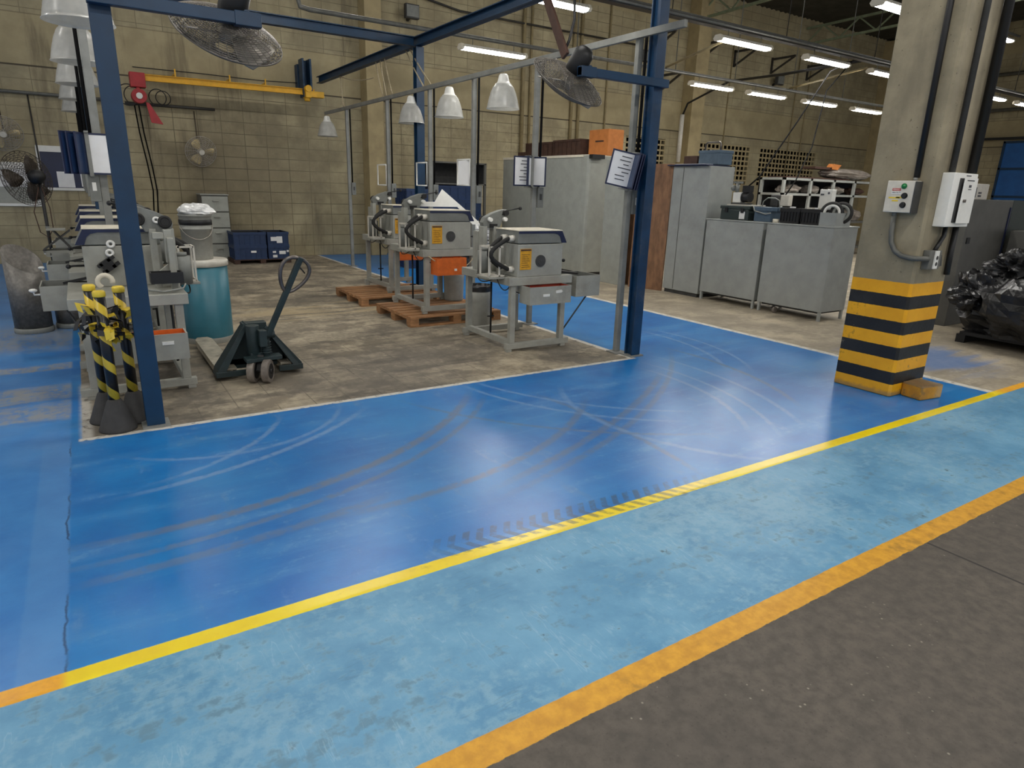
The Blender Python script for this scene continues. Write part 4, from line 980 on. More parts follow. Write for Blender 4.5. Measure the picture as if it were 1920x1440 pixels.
# ================================================================ striped posts with conical feet
def barrier_post(x, y, lean, h, label, seed):
    t = thing('barrier_post', label, 'barrier post', (0, 0, 0), 0, 'taped barrier posts by the left column')
    b = MB(); b.lathe([(0.0, 0.0), (0.114, 0.0), (0.116, 0.01), (0.110, 0.024), (0.048, 0.20), (0.036, 0.215), (0.0, 0.215)], 30); b.build('cone_foot', 'cone', t, local=True)
    b = MB(); b.lathe([(0.0, 0.2), (0.034, 0.2), (0.034, h-0.03), (0.0, h-0.03)], 24); b.build('post', 'tape', t, local=True)
    b = MB(); b.lathe([(0.0345, h-0.04), (0.038, h-0.036), (0.038, h-0.008), (0.03, h), (0.0, h+0.002)], 24); b.build('cap', 'yellow_tape', t, local=True)
    rnd = random.Random(seed); b = MB()
    for k in range(26):
        a = rnd.random()*6.28; z = h-0.12-rnd.random()*0.22; r0 = 0.034; L = 0.03+rnd.random()*0.05; w = 0.014+rnd.random()*0.012
        p0 = Vector((r0*math.cos(a), r0*math.sin(a), z)); d = Vector((math.cos(a), math.sin(a), -0.6+rnd.random()*1.0)); tt = Vector((-math.sin(a), math.cos(a), rnd.random()-0.5)).normalized()
        p1 = p0+d*L; p2 = p1+Vector((rnd.random()-0.5, rnd.random()-0.5, -1)).normalized()*L*0.8
        b.mat(k % 2); off = d.normalized()*0.0015
        for s0, s1 in ((p0, p1), (p1, p2)):
            q = [s0-tt*w, s0+tt*w, s1+tt*w, s1-tt*w]; b.add(q+[v+off+Vector((0, 0, 0.002)) for v in q], [(0, 1, 2, 3), (7, 6, 5, 4), (0, 4, 5, 1), (1, 5, 6, 2), (2, 6, 7, 3), (3, 7, 4, 0)])
    b.build('tape_scraps', ['yellow_tape', 'black'], t, local=True)
    t.location = (x, y, 0); t.rotation_euler = (lean[0], lean[1], 0); return t
barrier_post(0.02, 4.94, (-0.02, 0.005), 0.945, 'foremost black and yellow taped post on a dark cone, nearest the blue paint edge', 1)
barrier_post(-0.03, 5.16, (0.0, 0.005), 0.96, 'black and yellow taped post tucked behind the foremost one, its knotted tape sticking out left', 2)
barrier_post(0.14, 5.09, (0.0, 0.0), 0.95, 'black and yellow taped post right beside the left blue column', 5)

# ================================================================ left edge: mesh bins, pedestal fan
def mesh_bin(x, y, r, h, label, cut):
    t = thing('sheet_cylinder_bin', label, 'bin', (0, 0, 0), 0, 'bare metal cylinders on the left aisle'); n = 40
    b = MB(); vs = []
    for i in range(n):
        a = 2*math.pi*i/n; top = h-(0.5*cut*(1-math.cos(a-2.2)))
        for rr, z in ((r, 0.0), (r, top), (r-0.006, top), (r-0.006, 0.01)): vs.append((rr*math.cos(a), rr*math.sin(a), z))
    b.add(vs, [(i*4+k, ((i+1) % n)*4+k, ((i+1) % n)*4+(k+1) % 4, i*4+(k+1) % 4) for i in range(n) for k in range(4)], True); b.build('wall', 'galv', t, local=True)
    b = MB(); b.lathe([(r+0.001, 0.0), (r+0.008, 0.004), (r+0.008, 0.05), (r+0.001, 0.056)], n); b.lathe([(0, 0.012), (r-0.004, 0.012)], n); b.build('base_ring', 'grey_steel', t, local=True)
    t.location = (x, y, 0); return t
mesh_bin(-0.60, 8.72, 0.175, 0.93, 'tall sheet metal cylinder with a slanting top at the left edge', 0.28)
mesh_bin(-0.235, 8.86, 0.165, 0.42, 'short sheet metal cylinder under the left trays', 0.05)
t = thing('pedestal_fan', 'black pedestal fan with round wire cage at the left edge', 'fan', (-0.39, 10.4, 0))
b = MB(); b.cyl((-0.39, 10.4, 0.03), (-0.39, 10.4, 1.62), 0.02, n=12); b.build('pole', 'black', t)
b = MB(); b.lathe([(0, 0.0), (0.2, 0.0), (0.21, 0.02), (0.05, 0.05), (0.0, 0.05)], 28, (-0.39, 10.4, 0)); b.build('base', 'black', t)
fa = Vector((-0.62, 0.72, -0.14)).normalized(); q = quat_to(fa); fc = Vector((-0.39, 10.36, 1.63))+fa*0.2
MM = Matrix.Translation(fc) @ q.to_matrix().to_4x4()
b = MB(); cage(b, 0.33, 0.09, 12, 30, 0.0024); b.v = [MM @ v for v in b.v]; b.build('cage', 'wire_dark', t)
b = MB(); blades(b, 0.28, 3, 1.2, 0.4); b.v = [MM @ v for v in b.v]; b.build('blades', 'wire_dark', t)
b = MB(); b.lathe([(0, -0.27), (0.05, -0.26), (0.085, -0.2), (0.085, -0.12), (0.06, -0.09), (0, -0.085)], 20); b.v = [MM @ v for v in b.v]; b.bar((-0.39, 10.4, 1.58), MM @ Vector((0, 0, -0.2)), 0.04); b.build('motor', 'black', t)
b = MB(); b.tube([(-0.41, 10.38, 1.5), (-0.5, 10.36, 1.2), (-0.47, 10.36, 0.95), (-0.39, 10.38, 0.88), (-0.33, 10.38, 1.0), (-0.33, 10.38, 1.25), (-0.38, 10.38, 1.5)], 0.006, 6); b.build('cord', 'wood_dark', t)
MB().cyl((-0.39, 10.4, 1.0), (-0.39, 10.4, 1.02), 0.024, n=14).build('collar', 'grey_steel', t)

# ================================================================ on the back wall
def notice_board(x0, x1, z0, z1, label, sheets, inner='navy_trim'):
    t = thing('notice_board', label, 'notice board', ((x0+x1)/2, YW-0.02, z0), 0, 'white framed boards on the back wall'); w = 0.05
    b = MB(); b.box(x0, x1, YW-0.05, YW, z0, z0+w); b.box(x0, x1, YW-0.05, YW, z1-0.11, z1); b.box(x0, x0+w, YW-0.05, YW, z0+w, z1-0.11); b.box(x1-w, x1, YW-0.05, YW, z0+w, z1-0.11); b.build('frame', 'white', t, bevel=0.004)
    MB().box(x0+w, x1-w, YW-0.02, YW-0.002, z0+w, z1-0.11).build('panel', inner, t)
    for a, c, d, e in sheets: MB().box(a, c, YW-0.026, YW-0.0205, d, e).build('sheet', 'paper', t)
notice_board(-0.57, 0.40, 1.37, 2.18, 'white framed navy notice board with paper sheets on the left wall', [(-0.30, -0.03, 1.43, 1.72), (0.08, 0.3, 1.45, 1.7)])
notice_board(-1.75, -0.62, 1.07, 1.86, 'white framed pale board low at the left edge of the photo', [(-1.6, -0.75, 1.42, 1.74)], 'cabinet_beige')
def wall_fan(x, z, label, r=0.30):
    t = thing('wall_fan', label, 'fan', (x, YW, z), 0, 'cream bladed wall fans'); c = Vector((x, YW-0.32, z)); ax = Vector((0.1, -0.95, -0.25)); MM = Matrix.Translation(c) @ quat_to(ax).to_matrix().to_4x4()
    b = MB(); cage(b, r, 0.07, 8, 20, 0.0042); b.v = [MM @ v for v in b.v]; b.build('cage', 'wire', t)
    b = MB(); blades(b, r*0.85, 3, 1.0, 0.45, 0.01); b.v = [MM @ v for v in b.v]; b.build('blades', 'fan_blade', t)
    b = MB(); b.cyl(MM @ Vector((0, 0, -0.14)), MM @ Vector((0, 0, 0.06)), 0.06, n=18); b.cyl(MM @ Vector((0, 0, 0.06)), MM @ Vector((0, 0, 0.085)), 0.05, n=18); b.bar(MM @ Vector((0, 0, -0.1)), (x, YW, z+0.05), 0.05); b.build('motor', 'white_dirty', t)
    b = MB(); b.tube([(x, YW-0.02, z+0.1), (x-0.01, YW-0.012, z+0.8)], 0.008, 6); b.build('cord', 'wire_dark', t)
wall_fan(2.24, 2.20, 'cream three-bladed wall fan with wire cage in the middle of the left wall')
wall_fan(-1.0, 2.34, 'cream wall fan with wire cage above the boards at the left edge')
t = thing('crane_rail', 'yellow crane beam along the back wall with a blue upright', 'crane beam', (2.9, 15.3, 3.4))
ibeam((1.12, 15.3, 3.49), (4.62, 15.3, 3.53), 0.08, 0.12, 'beam', 'yellow_steel', t)
b = MB(); b.box(4.36, 4.40, 15.22, 15.5, 3.42, 4.18); b.box(4.52, 4.56, 15.22, 15.5, 3.42, 4.18); b.box(4.40, 4.52, 15.5, 15.54, 3.42, 4.18); b.box(4.34, 4.58, 15.54, YW, 3.6, 4.1); b.build('upright', 'navy_steel', t, bevel=0.004)
b = MB(); b.box(4.38, 4.50, 15.12, 15.36, 3.40, 3.62); b.box(4.5, 4.78, 15.14, 15.30, 3.42, 3.54); b.cyl((4.44, 15.1, 3.58), (4.44, 15.38, 3.58), 0.07, n=16); b.cyl((4.44, 15.25, 3.34), (4.44, 15.25, 3.42), 0.06, n=14); b.build('pivot', 'yellow_steel', t, bevel=0.006)
b = MB()
for x in (1.9, 2.9, 3.6): b.box(x-0.012, x+0.012, 15.3, YW, 3.60, 3.63); b.box(x-0.012, x+0.012, 15.29, 15.31, 3.54, 3.70)
b.build('hanger', 'yellow_steel', t)
b = MB(); b.tube([(1.2, 15.62, 3.70), (2.4, 15.62, 3.71), (3.6, 15.62, 3.70), (4.5, 15.62, 3.74)], 0.009, 6); tag(b.build('cable', 'black'), 'thin dark cable on the wall just above the yellow beam', 'cable')
t = thing('chain_hoist', 'red hoist hanging from the left end of the yellow beam', 'hoist', (1.25, 15.25, 2.9))
b = MB(); b.box(1.10, 1.36, 15.18, 15.42, 3.30, 3.56); b.build('trolley', 'red_steel', t, bevel=0.01)
b = MB(); b.cyl((1.22, 15.12, 3.14), (1.22, 15.36, 3.14), 0.13, n=24); b.box(1.19, 1.25, 15.2, 15.28, 3.24, 3.32); hb = b.build('body', 'red_steel', t, bevel=0.006)
b = MB(); b.cyl((1.22, 15.09, 3.14), (1.22, 15.122, 3.14), 0.055, n=20); b.build('dial', 'white', hb)
b = MB(); b.add([(1.32, 15.18, 3.05), (1.38, 15.18, 3.03), (1.58, 15.18, 2.66), (1.38, 15.18, 2.68), (1.32, 15.24, 3.05), (1.38, 15.24, 3.03), (1.58, 15.24, 2.66), (1.38, 15.24, 2.68)], [(0, 1, 2, 3), (7, 6, 5, 4), (0, 4, 5, 1), (1, 5, 6, 2), (2, 6, 7, 3), (3, 7, 4, 0)]); b.build('pennant_plate', 'red_steel', t)
b = MB()
for k in range(4): b.torus((1.05+0.1*k+(0.3 if k > 1 else 0), 15.3+0.03*k, 3.16), (0.2, 1, 0.1*k), 0.19-0.02*k, 0.009, 24, 6)
b.build('coiled_cable', 'black', t)
for k, (x0, x1, y0, lb) in enumerate(((1.15, 1.75, 15.55, 'thin black cable hanging from the red hoist down the wall'), (1.22, 1.80, 15.5, 'second thin black cable beside the first under the red hoist'))):
    cord([(x0, y0, 3.0), (x0+0.03, y0, 2.5), (x0+0.1, y0, 1.9), (x0+0.14, y0, 1.4), (x0+0.1, y0, 0.9), (x0+0.05, y0, 0.02)], 0.013, 'black_cable', 'cable', lb, 'cable', 'cables under the red hoist')
def pipe(pts, r, mat, label, group='pipes and conduits on the back wall', name='pipe', clamps=()):
    return tag(MB().tube(pts, r, 10).build(name, mat), label, 'pipe', group)
pipe([(1.0, 15.66, 3.04), (2.62, 15.66, 3.05)], 0.03, 'pipe_dark', 'short dark pipe ending above the cream wall fan')
pipe([(-4, 15.68, 3.08), (-0.2, 15.68, 3.08), (0.9, 15.68, 3.07)], 0.03, 'pipe_grey', 'level grey pipe on the far left of the wall, ending behind the lamps')
pipe([(-0.55, 15.7, 3.05), (-0.53, 15.7, 1.4)], 0.014, 'pipe_dark', 'thin vertical conduit above the navy notice board')
pipe([(6.6, 15.68, 6.0), (8.4, 15.68, 5.75), (14.3, 15.68, 5.75)], 0.025, 'pipe_dark', 'thin dark pipe near the top, right of the pier floodlight')
for x, w, lb in ((10.3, .05, 'vertical conduit on the wall left of the right fan'), (10.55, .035, 'slim conduit close beside the one left of the right fan'), (11.95, .045, 'vertical conduit behind the right fan'), (12.2, .045, 'conduit right of the one behind the right fan'), (13.2, .03, 'slim conduit left of the vent block panel')):
    pipe([(x, YW-w, 1.8), (x, YW-w, 7.3)], w, 'pipe_wall', lb)
pipe([(15.92, 15.3, 2.6), (15.92, 15.3, 3.98)], 0.07, 'white_dirty', 'white downpipe beside the pier right of the right blue column')
pipe([(15.9, 15.3, 3.9), (16.0, 15.2, 4.3), (15.2, 13.0, 4.6), (14.0, 10.5, 4.35), (13.0, 8.0, 4.2)], 0.03, 'black', 'black hose bending from the cable tray down to the white downpipe', name='hose')
for x, lb in ((18.4, 'thin vertical pole in front of the middle vent panel'), (21.9, 'thin vertical conduit across the right vent panel'), (22.6, 'second vertical conduit across the right vent panel')):
    pipe([(x, 15.727, 1.2), (x, 15.727, 6.4)], 0.022, 'pipe_wall', lb)
def floodlight(x, y, z, label, lean=0.5):
    t = thing('floodlight', label, 'floodlight', (x, y, z), 0, 'floodlights on the back wall')
    b = MB(); b.bar((x, y-0.26, z), (x, y-0.26, z+0.0001+0.30), 0.34, 0.12, (0, 1, 0.3)); h = b.build('housing', 'dark_grey', t, bevel=0.01)
    MB().box(x-0.15, x+0.15, y-0.335, y-0.322, z+0.03, z+0.27).build('glass', 'machine_dark', h)
    b = MB(); b.bar((x, y, z+0.02), (x, y-0.24, z+0.1), 0.06); b.build('bracket', 'black', t)
floodlight(7.03, YW, 5.35, 'dark floodlight on the wall right of the square pier'); floodlight(14.4, YW, 5.3, 'grey floodlight behind the right blue column'); floodlight(20.6, YW, 5.3, 'floodlight above the right vent panel')
def brackets(x, z, label):
    t = thing('wall_bracket', label, 'bracket', (x, YW, z), 0, 'triangular brackets high on the wall')
    b = MB(); b.box(x-0.03, x+0.03, YW-0.05, YW, z-0.45, z+0.05); b.bar((x, YW, z), (x, YW-0.9, z), 0.06); b.bar((x, YW-0.03, z-0.42), (x, YW-0.86, z-0.02), 0.05); b.build('frame', 'pipe_dark', t)
for x, z, lb in ((14.9, 6.1, 'triangular bracket just right of the right blue column'), (16.9, 6.1, 'triangular bracket above the dark pier'), (18.5, 6.1, 'triangular bracket behind the first pair of tube lights'), (20.4, 6.1, 'triangular bracket between two tube lights'), (22.4, 6.1, 'triangular bracket farthest to the right'), (15.3, 5.05, 'lower triangular bracket right of the right blue column')):
    brackets(x, z, lb)

# ================================================================ tube lights
def tube_light():
    t = thing('tube_light', '', 'light', (0, 0, 0), 0, 'hanging fluorescent tube lights')
    b = MB(); b.prism([(-0.085, 0.03), (-0.05, 0.075), (0.05, 0.075), (0.085, 0.03), (0.075, 0.028), (-0.075, 0.028)], 'x', -0.625, 0.625); b.build('housing', 'white_dirty', t, local=True)
    b = MB(); b.prism([(-0.07, 0.028), (-0.045, -0.005), (0.045, -0.005), (0.07, 0.028)], 'x', -0.59, 0.59); b.build('diffuser', 'tube_light', t, local=True)
    b = MB(); b.prism([(-0.085, 0.03), (-0.05, 0.08), (0.05, 0.08), (0.085, 0.03), (0.06, -0.006), (-0.06, -0.006)], 'x', 0.59, 0.64); b.build('end_cap', 'cream', t, local=True)
    b = MB(); b.prism([(-0.085, 0.03), (-0.05, 0.08), (0.05, 0.08), (0.085, 0.03), (0.06, -0.006), (-0.06, -0.006)], 'x', -0.64, -0.59); b.build('end_cap', 'cream', t, local=True)
    b = MB(); b.tube([(-0.4, 0, 0.075), (-0.4, 0, 0.17)], 0.006, 6); b.tube([(0.4, 0, 0.075), (0.4, 0, 0.17)], 0.006, 6); b.build('hanger', 'pipe_grey', t, local=True)
    return t
tl = tube_light()
LIGHTS = [((6.15, 10.3, 3.80), 'tube light hanging left of the right fan, under the grey pipe'), ((11.50, 10.3, 3.80), 'lower-row tube light nearest the right blue column'), ((13.30, 10.3, 3.80), 'second tube light of the lower row from the right blue column'),
          ((15.31, 10.3, 3.80), 'third tube light of the lower row from the right blue column'), ((17.33, 10.3, 3.80), 'lower-row tube light beside the striped pillar'),
          ((5.50, 7.8, 3.97), 'tube light at the top edge above the right fan'), ((9.36, 7.8, 3.97), 'upper-row tube light nearest the right blue column'), ((11.62, 7.8, 3.97), 'second tube light of the upper row, left of the pillar'), ((13.65, 7.8, 3.97), 'upper-row tube light half hidden by the pillar'),
          ((8.88, 5.0, 3.86), 'big bright tube light at the top edge touching the pillar'), ((18.30, 8.0, 5.28), 'highest tube light right of the pillar'), ((18.1, 7.8, 3.97), 'lower tube light just right of the pillar'), ((20.05, 7.8, 3.97), 'tube light at the right edge of the photo')]
FILL_LIGHTS = [(x, y, z) for y, z, xs in ((5.0, 4.3, (-2.5, 0.8, 3.6)), (1.6, 4.3, (-2.0, 1.2, 4.4, 8.0)), (-1.5, 4.3, (-2.0, 2.0, 6.0)), (7.8, 4.75, (-2.0, 2.4)), (12.2, 5.9, (0.5, 4.5))) for x in xs]+[(8.5, 12.0, 6.8), (12.5, 11.5, 7.0), (16.5, 11.0, 7.1), (20.5, 10.0, 7.1)]  # tube lights added out of view to brighten the hall and back wall
for i, (p, lb) in enumerate(LIGHTS+[(p, 'added tube light out of view, brightening the hall') for p in FILL_LIGHTS]):
    if i == 0: tl.location = p; tl['label'] = lb
    else: dup(tl, p, lb)
# cable tray and pipe that carry them
t = thing('cable_tray', 'long dark cable tray above the upper row of tube lights', 'cable tray', (10, 7.8, 4.12))
b = MB(); b.box(4.2, 21.5, 7.74, 7.86, 4.14, 4.21); b.build('channel', 'pipe_dark', t)
b = MB(); b.tube([(4.2, 7.72, 4.175), (21.5, 7.72, 4.175)], 0.022, 8); b.tube([(4.2, 7.80, 4.215), (9, 7.82, 4.23), (21.5, 7.80, 4.215)], 0.028, 8); b.build('conduit', 'pipe_grey', t)
b = MB(); 
for x in (5.0, 7.7, 10.4, 13.1, 15.8, 19.2): b.tube([(x, 7.8, 4.2), (x+0.05, 7.8, 7.5)], 0.008, 6)
b.build('hanger_wire', 'pipe_dark', t)
t = thing('light_pipe', 'grey pipe that carries the lower row of tube lights', 'pipe', (10, 10.3, 4.0))
b = MB(); b.tube([(2.95, 10.3, 7.4), (2.95, 10.3, 4.10), (2.97, 10.3, 4.02), (3.1, 10.3, 4.0), (19.0, 10.3, 4.0)], 0.033, 10); b.build('pipe', 'pipe_grey', t)
b = MB()
for x in (7.9, 10.4, 12.2, 14.2, 16.2, 18.2): b.tube([(x, 10.3, 4.03), (x, 10.3, 7.5)], 0.01, 6)
b.build('hanger_rod', 'pipe_grey', t)
for p, q, lb in (((10.14, 10.3, 4.05), (9.1, 7.85, 4.06), 'pale rod slanting from the lower pipe to the tray near the right blue column'), ((14.1, 10.3, 4.05), (13.0, 7.85, 4.06), 'pale rod slanting between pipe and tray left of the pillar')):
    cord([p, q], 0.022, 'pipe_wall', 'rod', lb, 'rod', 'slanting rods between the light rows')
t = thing('short_light_pipe', 'short grey pipe that holds the highest tube light right of the pillar', 'pipe', (18.3, 8.0, 5.4))
b = MB(); b.tube([(17.5, 8.0, 5.46), (19.3, 8.0, 5.46)], 0.025, 8); b.build('pipe', 'pipe_grey', t)
b = MB(); b.tube([(18.0, 8.0, 5.46), (18.0, 8.0, 7.56)], 0.01, 6); b.build('hanger_rod', 'pipe_grey', t)
t = thing('hanging_plank', 'dark brown plank hanging at the top edge above the right fan', 'plank', (4.5, 6.3, 3.0))
MB().bar((4.56, 6.62, 3.78), (4.56, 6.14, 3.02), 0.10, 0.035, (1, 0, 0)).build('plank', 'wood_dark', t, bevel=0.004)
cord([(4.68, 6.2, 3.72), (4.70, 6.2, 3.4), (4.66, 6.22, 3.2), (4.62, 6.24, 3.09)], 0.016, 'black', 'cable', 'thick black cable hanging beside the brown plank', 'cable')
cord([(12.6, 7.9, 4.15), (12.0, 7.95, 3.9), (10.6, 7.5, 2.9), (9.2, 7.05, 1.95), (8.78, 6.95, 1.76)], 0.012, 'black_cable', 'cable', 'thin black cable slanting from the tray to the machine on the toolbox', 'cable', 'cables dropping onto the low cabinets')
cord([(12.7, 8.0, 4.15), (12.2, 8.1, 3.6), (10.9, 7.35, 2.5), (9.5, 6.6, 1.9), (9.0, 6.40, 1.66)], 0.011, 'black_cable', 'cable', 'thin black cable dropping to the small grey tool behind the blue toolbox', 'cable', 'cables dropping onto the low cabinets')

# ================================================================ cabinets on the right of the blue aisle
def low_cabinet(y0, y1, label, caster=None):
    t = thing('low_cabinet', label, 'cabinet', (8.7, (y0+y1)/2, 0), 0, 'low grey cabinets beyond the aisle')
    body = MB().box(8.42, 9.0, y0, y1, 0.13, 1.27).build('body', 'cabinet', t, bevel=0.006)
    MB().box(8.41, 9.02, y0-0.008, y1+0.008, 1.27, 1.29).build('top', 'cabinet', t, bevel=0.004)
    for x in (8.43, 8.96):
        for y in (y0+0.01, y1-0.045): MB().box(x, x+0.035, y, y+0.035, 0, 0.13).build('leg', 'cabinet', t)
    b = MB(); b.box(8.47, 8.97, y0+0.05, y1-0.05, 0.10, 0.13); b.build('bottom_rail', 'dark_grey', t)
    if caster is not None:
        b = MB(); b.cyl((8.46, caster, 0.045), (8.46, caster+0.03, 0.045), 0.045, n=18); b.build('caster', 'wheel', t)
    return t
low_cabinet(6.27, 7.34, 'low grey sheet cabinet with the dark green toolbox on it, left of the pair')
low_cabinet(5.17, 6.21, 'low grey sheet cabinet with black crates on it, next to the pillar', 5.9)
t = thing('tall_cabinet', 'tall narrow grey cabinet with dented foot and blue folders on top', 'cabinet', (8.75, 7.8, 0))
MB().box(8.45, 9.02, 7.40, 8.2, 0.06, 2.09).build('body', 'cabinet', t, bevel=0.006)
MB().box(8.444, 8.45, 7.96, 7.967, 0.08, 2.07).build('door_seam', 'grey_dark_cab', t)
MB().box(8.47, 9.0, 7.43, 8.17, 0.0, 0.06).build('plinth', 'dark_grey', t)
t = thing('plywood_sheet', 'reddish brown plywood sheet standing between two grey panels', 'plywood sheet', (8.3, 8.5, 0))
b = MB(); b.add([(8.24, 8.86, 0), (8.44, 8.22, 0), (8.47, 8.23, 0), (8.27, 8.87, 0), (8.30, 8.88, 2.13), (8.48, 8.23, 2.13), (8.51, 8.24, 2.13), (8.33, 8.89, 2.13)], [(0, 1, 5, 4), (1, 2, 6, 5), (2, 3, 7, 6), (3, 0, 4, 7), (4, 5, 6, 7), (3, 2, 1, 0)])
b.build('sheet', 'plywood', t)
b = MB(); b.box(8.45, 8.49, 8.9, 9.5, 0, 2.13); tag(b.build('plywood_sheet', 'plywood'), 'second plywood sheet set back behind the grey screen panel', 'plywood sheet')
t = thing('screen_panel', 'narrow grey screen panel left of the plywood', 'panel', (8.2, 9.3, 0))
MB().box(8.18, 8.215, 8.93, 9.60, 0.0, 2.2).build('panel', 'cabinet_beige', t, bevel=0.006)
t = thing('tall_locker', 'large tall grey locker with rounded corner behind the nearest right machine', 'locker', (8.6, 11.6, 0))
b = MB(); b.prism([(8.2, 10.20), (8.215, 10.165), (8.25, 10.15), (9.1, 10.15), (9.1, 13.2), (8.2, 13.2)], 'z', 0.1, 2.30); b.build('body', 'cabinet_beige', t)
MB().box(8.185, 8.20, 10.3, 13.2, 2.27, 2.315).box(8.2, 9.1, 10.18, 13.2, 2.30, 2.315).build('top_rim', 'cream', t)
MB().box(8.195, 8.2, 11.75, 11.757, 0.12, 2.27).build('door_seam', 'cabinet', t)
MB().box(8.25, 9.05, 10.2, 13.15, 0, 0.1).build('plinth', 'dark_grey', t)
MB().box(8.2, 8.5, 10.04, 10.145, 2.24, 2.315).build('rail_end', 'black', t)
# boxes on top of the locker
def slat_crate(y0, y1, z1, label):
    t = thing('slatted_crate', label, 'crate', (8.75, (y0+y1)/2, 2.315), 0, 'dark slatted crates on the tall locker'); b = MB(); b.open_box(8.5, 9.0, y0, y1, 2.315, z1, 0.015); b.build('shell', ['wood_dark', 'black'], t)
    s = MB(); n = 6
    for k in range(n+1): y = y0+(y1-y0-0.03)*k/n; s.box(8.488, 8.5, y, y+0.03, 2.32, z1-0.01)
    s.box(8.486, 8.5, y0, y1, z1-0.04, z1); s.build('slats', 'wood_dark', t)
slat_crate(11.75, 12.75, 2.62, 'dark slatted crate on the tall locker, the left one'); slat_crate(10.8, 11.72, 2.64, 'dark slatted crate on the tall locker, next to the cardboard box')
b = MB(); b.box(8.55, 8.95, 12.8, 13.15, 2.315, 2.45); tag(b.build('wooden_block', 'wood_dark', bevel=0.01), 'small dark block left of the slatted crates on the tall locker', 'block')
t = thing('cardboard_box', 'orange brown cardboard box at the right end of the tall locker', 'box', (8.85, 10.4, 2.315))
MB().box(8.66, 9.05, 10.17, 10.75, 2.315, 2.80).build('carton', 'cardboard', t, bevel=0.008)
MB().box(8.657, 8.66, 10.3, 10.55, 2.57, 2.60).build('print', 'wood_dark', t)
# things on the tall narrow cabinet
t = thing('steel_toolbox', 'blue grey toolbox with a raised tube handle on top of the tall narrow cabinet', 'toolbox', (8.75, 7.5, 2.09))
MB().box(8.62, 8.95, 7.42, 7.83, 2.115, 2.33).build('body', 'tool_blue', t, bevel=0.01); MB().box(8.61, 8.96, 7.41, 7.84, 2.29, 2.335).build('lid', 'tool_blue', t, bevel=0.006)
b = MB(); b.tube([(8.7, 7.47, 2.33), (8.7, 7.47, 2.43), (8.7, 7.5, 2.46), (8.7, 7.74, 2.46), (8.7, 7.78, 2.43), (8.7, 7.78, 2.33)], 0.014, 8); b.build('handle', 'chrome', t)
b = MB(); b.box(8.66, 9.0, 7.9, 8.19, 2.12, 2.26); tag(b.build('wooden_box', 'wood_dark', bevel=0.006), 'dark brown box left of the blue toolbox, on the tall cabinet', 'box')
b = MB(); b.box(8.40, 9.0, 7.85, 8.30, 2.092, 2.112); tag(b.build('folder', 'navy_trim', bevel=0.003), 'dark blue folder overhanging the left edge of the tall cabinet', 'folder')
b = MB(); b.box(8.39, 8.95, 7.45, 7.84, 2.092, 2.112); tag(b.build('folder', 'navy_trim', bevel=0.003), 'dark blue folder under the toolbox on the tall cabinet', 'folder')
b = MB(); b.box(8.385, 8.60, 7.50, 8.12, 2.1135, 2.119); tag(b.build('paper_sheet', 'paper'), 'pale paper sheet lying on the blue folders', 'paper')
# on the low cabinets
t = thing('toolbox', 'dark green plastic toolbox with a label on the left low cabinet', 'toolbox', (8.6, 6.85, 1.29))
MB().box(8.46, 8.78, 6.60, 7.12, 1.29, 1.45).build('body', 'tool_green', t, bevel=0.012); MB().box(8.45, 8.79, 6.585, 7.135, 1.45, 1.505).build('lid', 'tool_green', t, bevel=0.012)
[MB().box(8.44, 8.46, y, y+0.05, 1.40, 1.47).build('latch', 'black', t) for y in (6.68, 6.98)]; MB().box(8.455, 8.46, 6.66, 6.76, 1.31, 1.42).build('sticker', 'white', t)
b = MB(); b.box(8.5, 8.78, 6.55, 7.05, 1.506, 1.52); tag(b.build('white_board', 'white_dirty'), 'pale board lying on the lid of the dark green toolbox', 'board')
t = thing('small_machine', 'small white and black machine standing on the dark green toolbox', 'machine', (8.68, 6.9, 1.52))
MB().box(8.58, 8.74, 6.76, 7.04, 1.52, 1.545).build('foot', 'dark_grey', t); MB().box(8.59, 8.72, 6.88, 7.03, 1.545, 1.70).build('casing', 'white', t, bevel=0.01)
b = MB(); b.cyl((8.65, 6.87, 1.63), (8.65, 6.74, 1.63), 0.075, n=20); b.box(8.6, 8.7, 6.74, 6.87, 1.70, 1.80); b.build('motor', 'black', t); b = MB(); b.cyl((8.62, 6.98, 1.70), (8.62, 6.98, 1.83), 0.03, n=14); b.sphere((8.62, 7.05, 1.76), 0.045); b.box(8.6, 8.68, 6.93, 7.05, 1.83, 1.86); b.build('head', 'machine_dark', t)
t = thing('cantilever_toolbox', 'blue grey metal toolbox with open side handles, right of the dark green one', 'toolbox', (8.6, 6.38, 1.29))
MB().box(8.50, 8.78, 6.24, 6.52, 1.29, 1.44).build('body', 'tool_blue', t, bevel=0.006); [MB().box(x, x+0.14, 6.22, 6.54, 1.44, 1.50).build('tray', 'tool_blue', t, bevel=0.005) for x in (8.49, 8.65)]
b = MB(); b.tube([(8.5, 6.56, 1.52), (8.47, 6.5, 1.44), (8.47, 6.30, 1.40), (8.48, 6.22, 1.42)], 0.009, 6); b.tube([(8.68, 6.22, 1.46), (8.68, 6.25, 1.60), (8.68, 6.32, 1.63), (8.68, 6.45, 1.63), (8.68, 6.52, 1.58), (8.68, 6.54, 1.46)], 0.009, 6); b.build('handle', 'grey_steel', t)
t = thing('bench_tool', 'small grey bench tool with white box behind the blue toolbox', 'tool', (8.92, 6.35, 1.29))
MB().box(8.86, 9.0, 6.24, 6.55, 1.29, 1.5).build('base', 'dark_grey', t, bevel=0.01); MB().box(8.88, 8.98, 6.42, 6.56, 1.50, 1.68).build('motor', 'dark_grey', t, bevel=0.02); MB().box(8.88, 8.98, 6.24, 6.38, 1.52, 1.68).build('switch_box', 'white_dirty', t, bevel=0.008); 
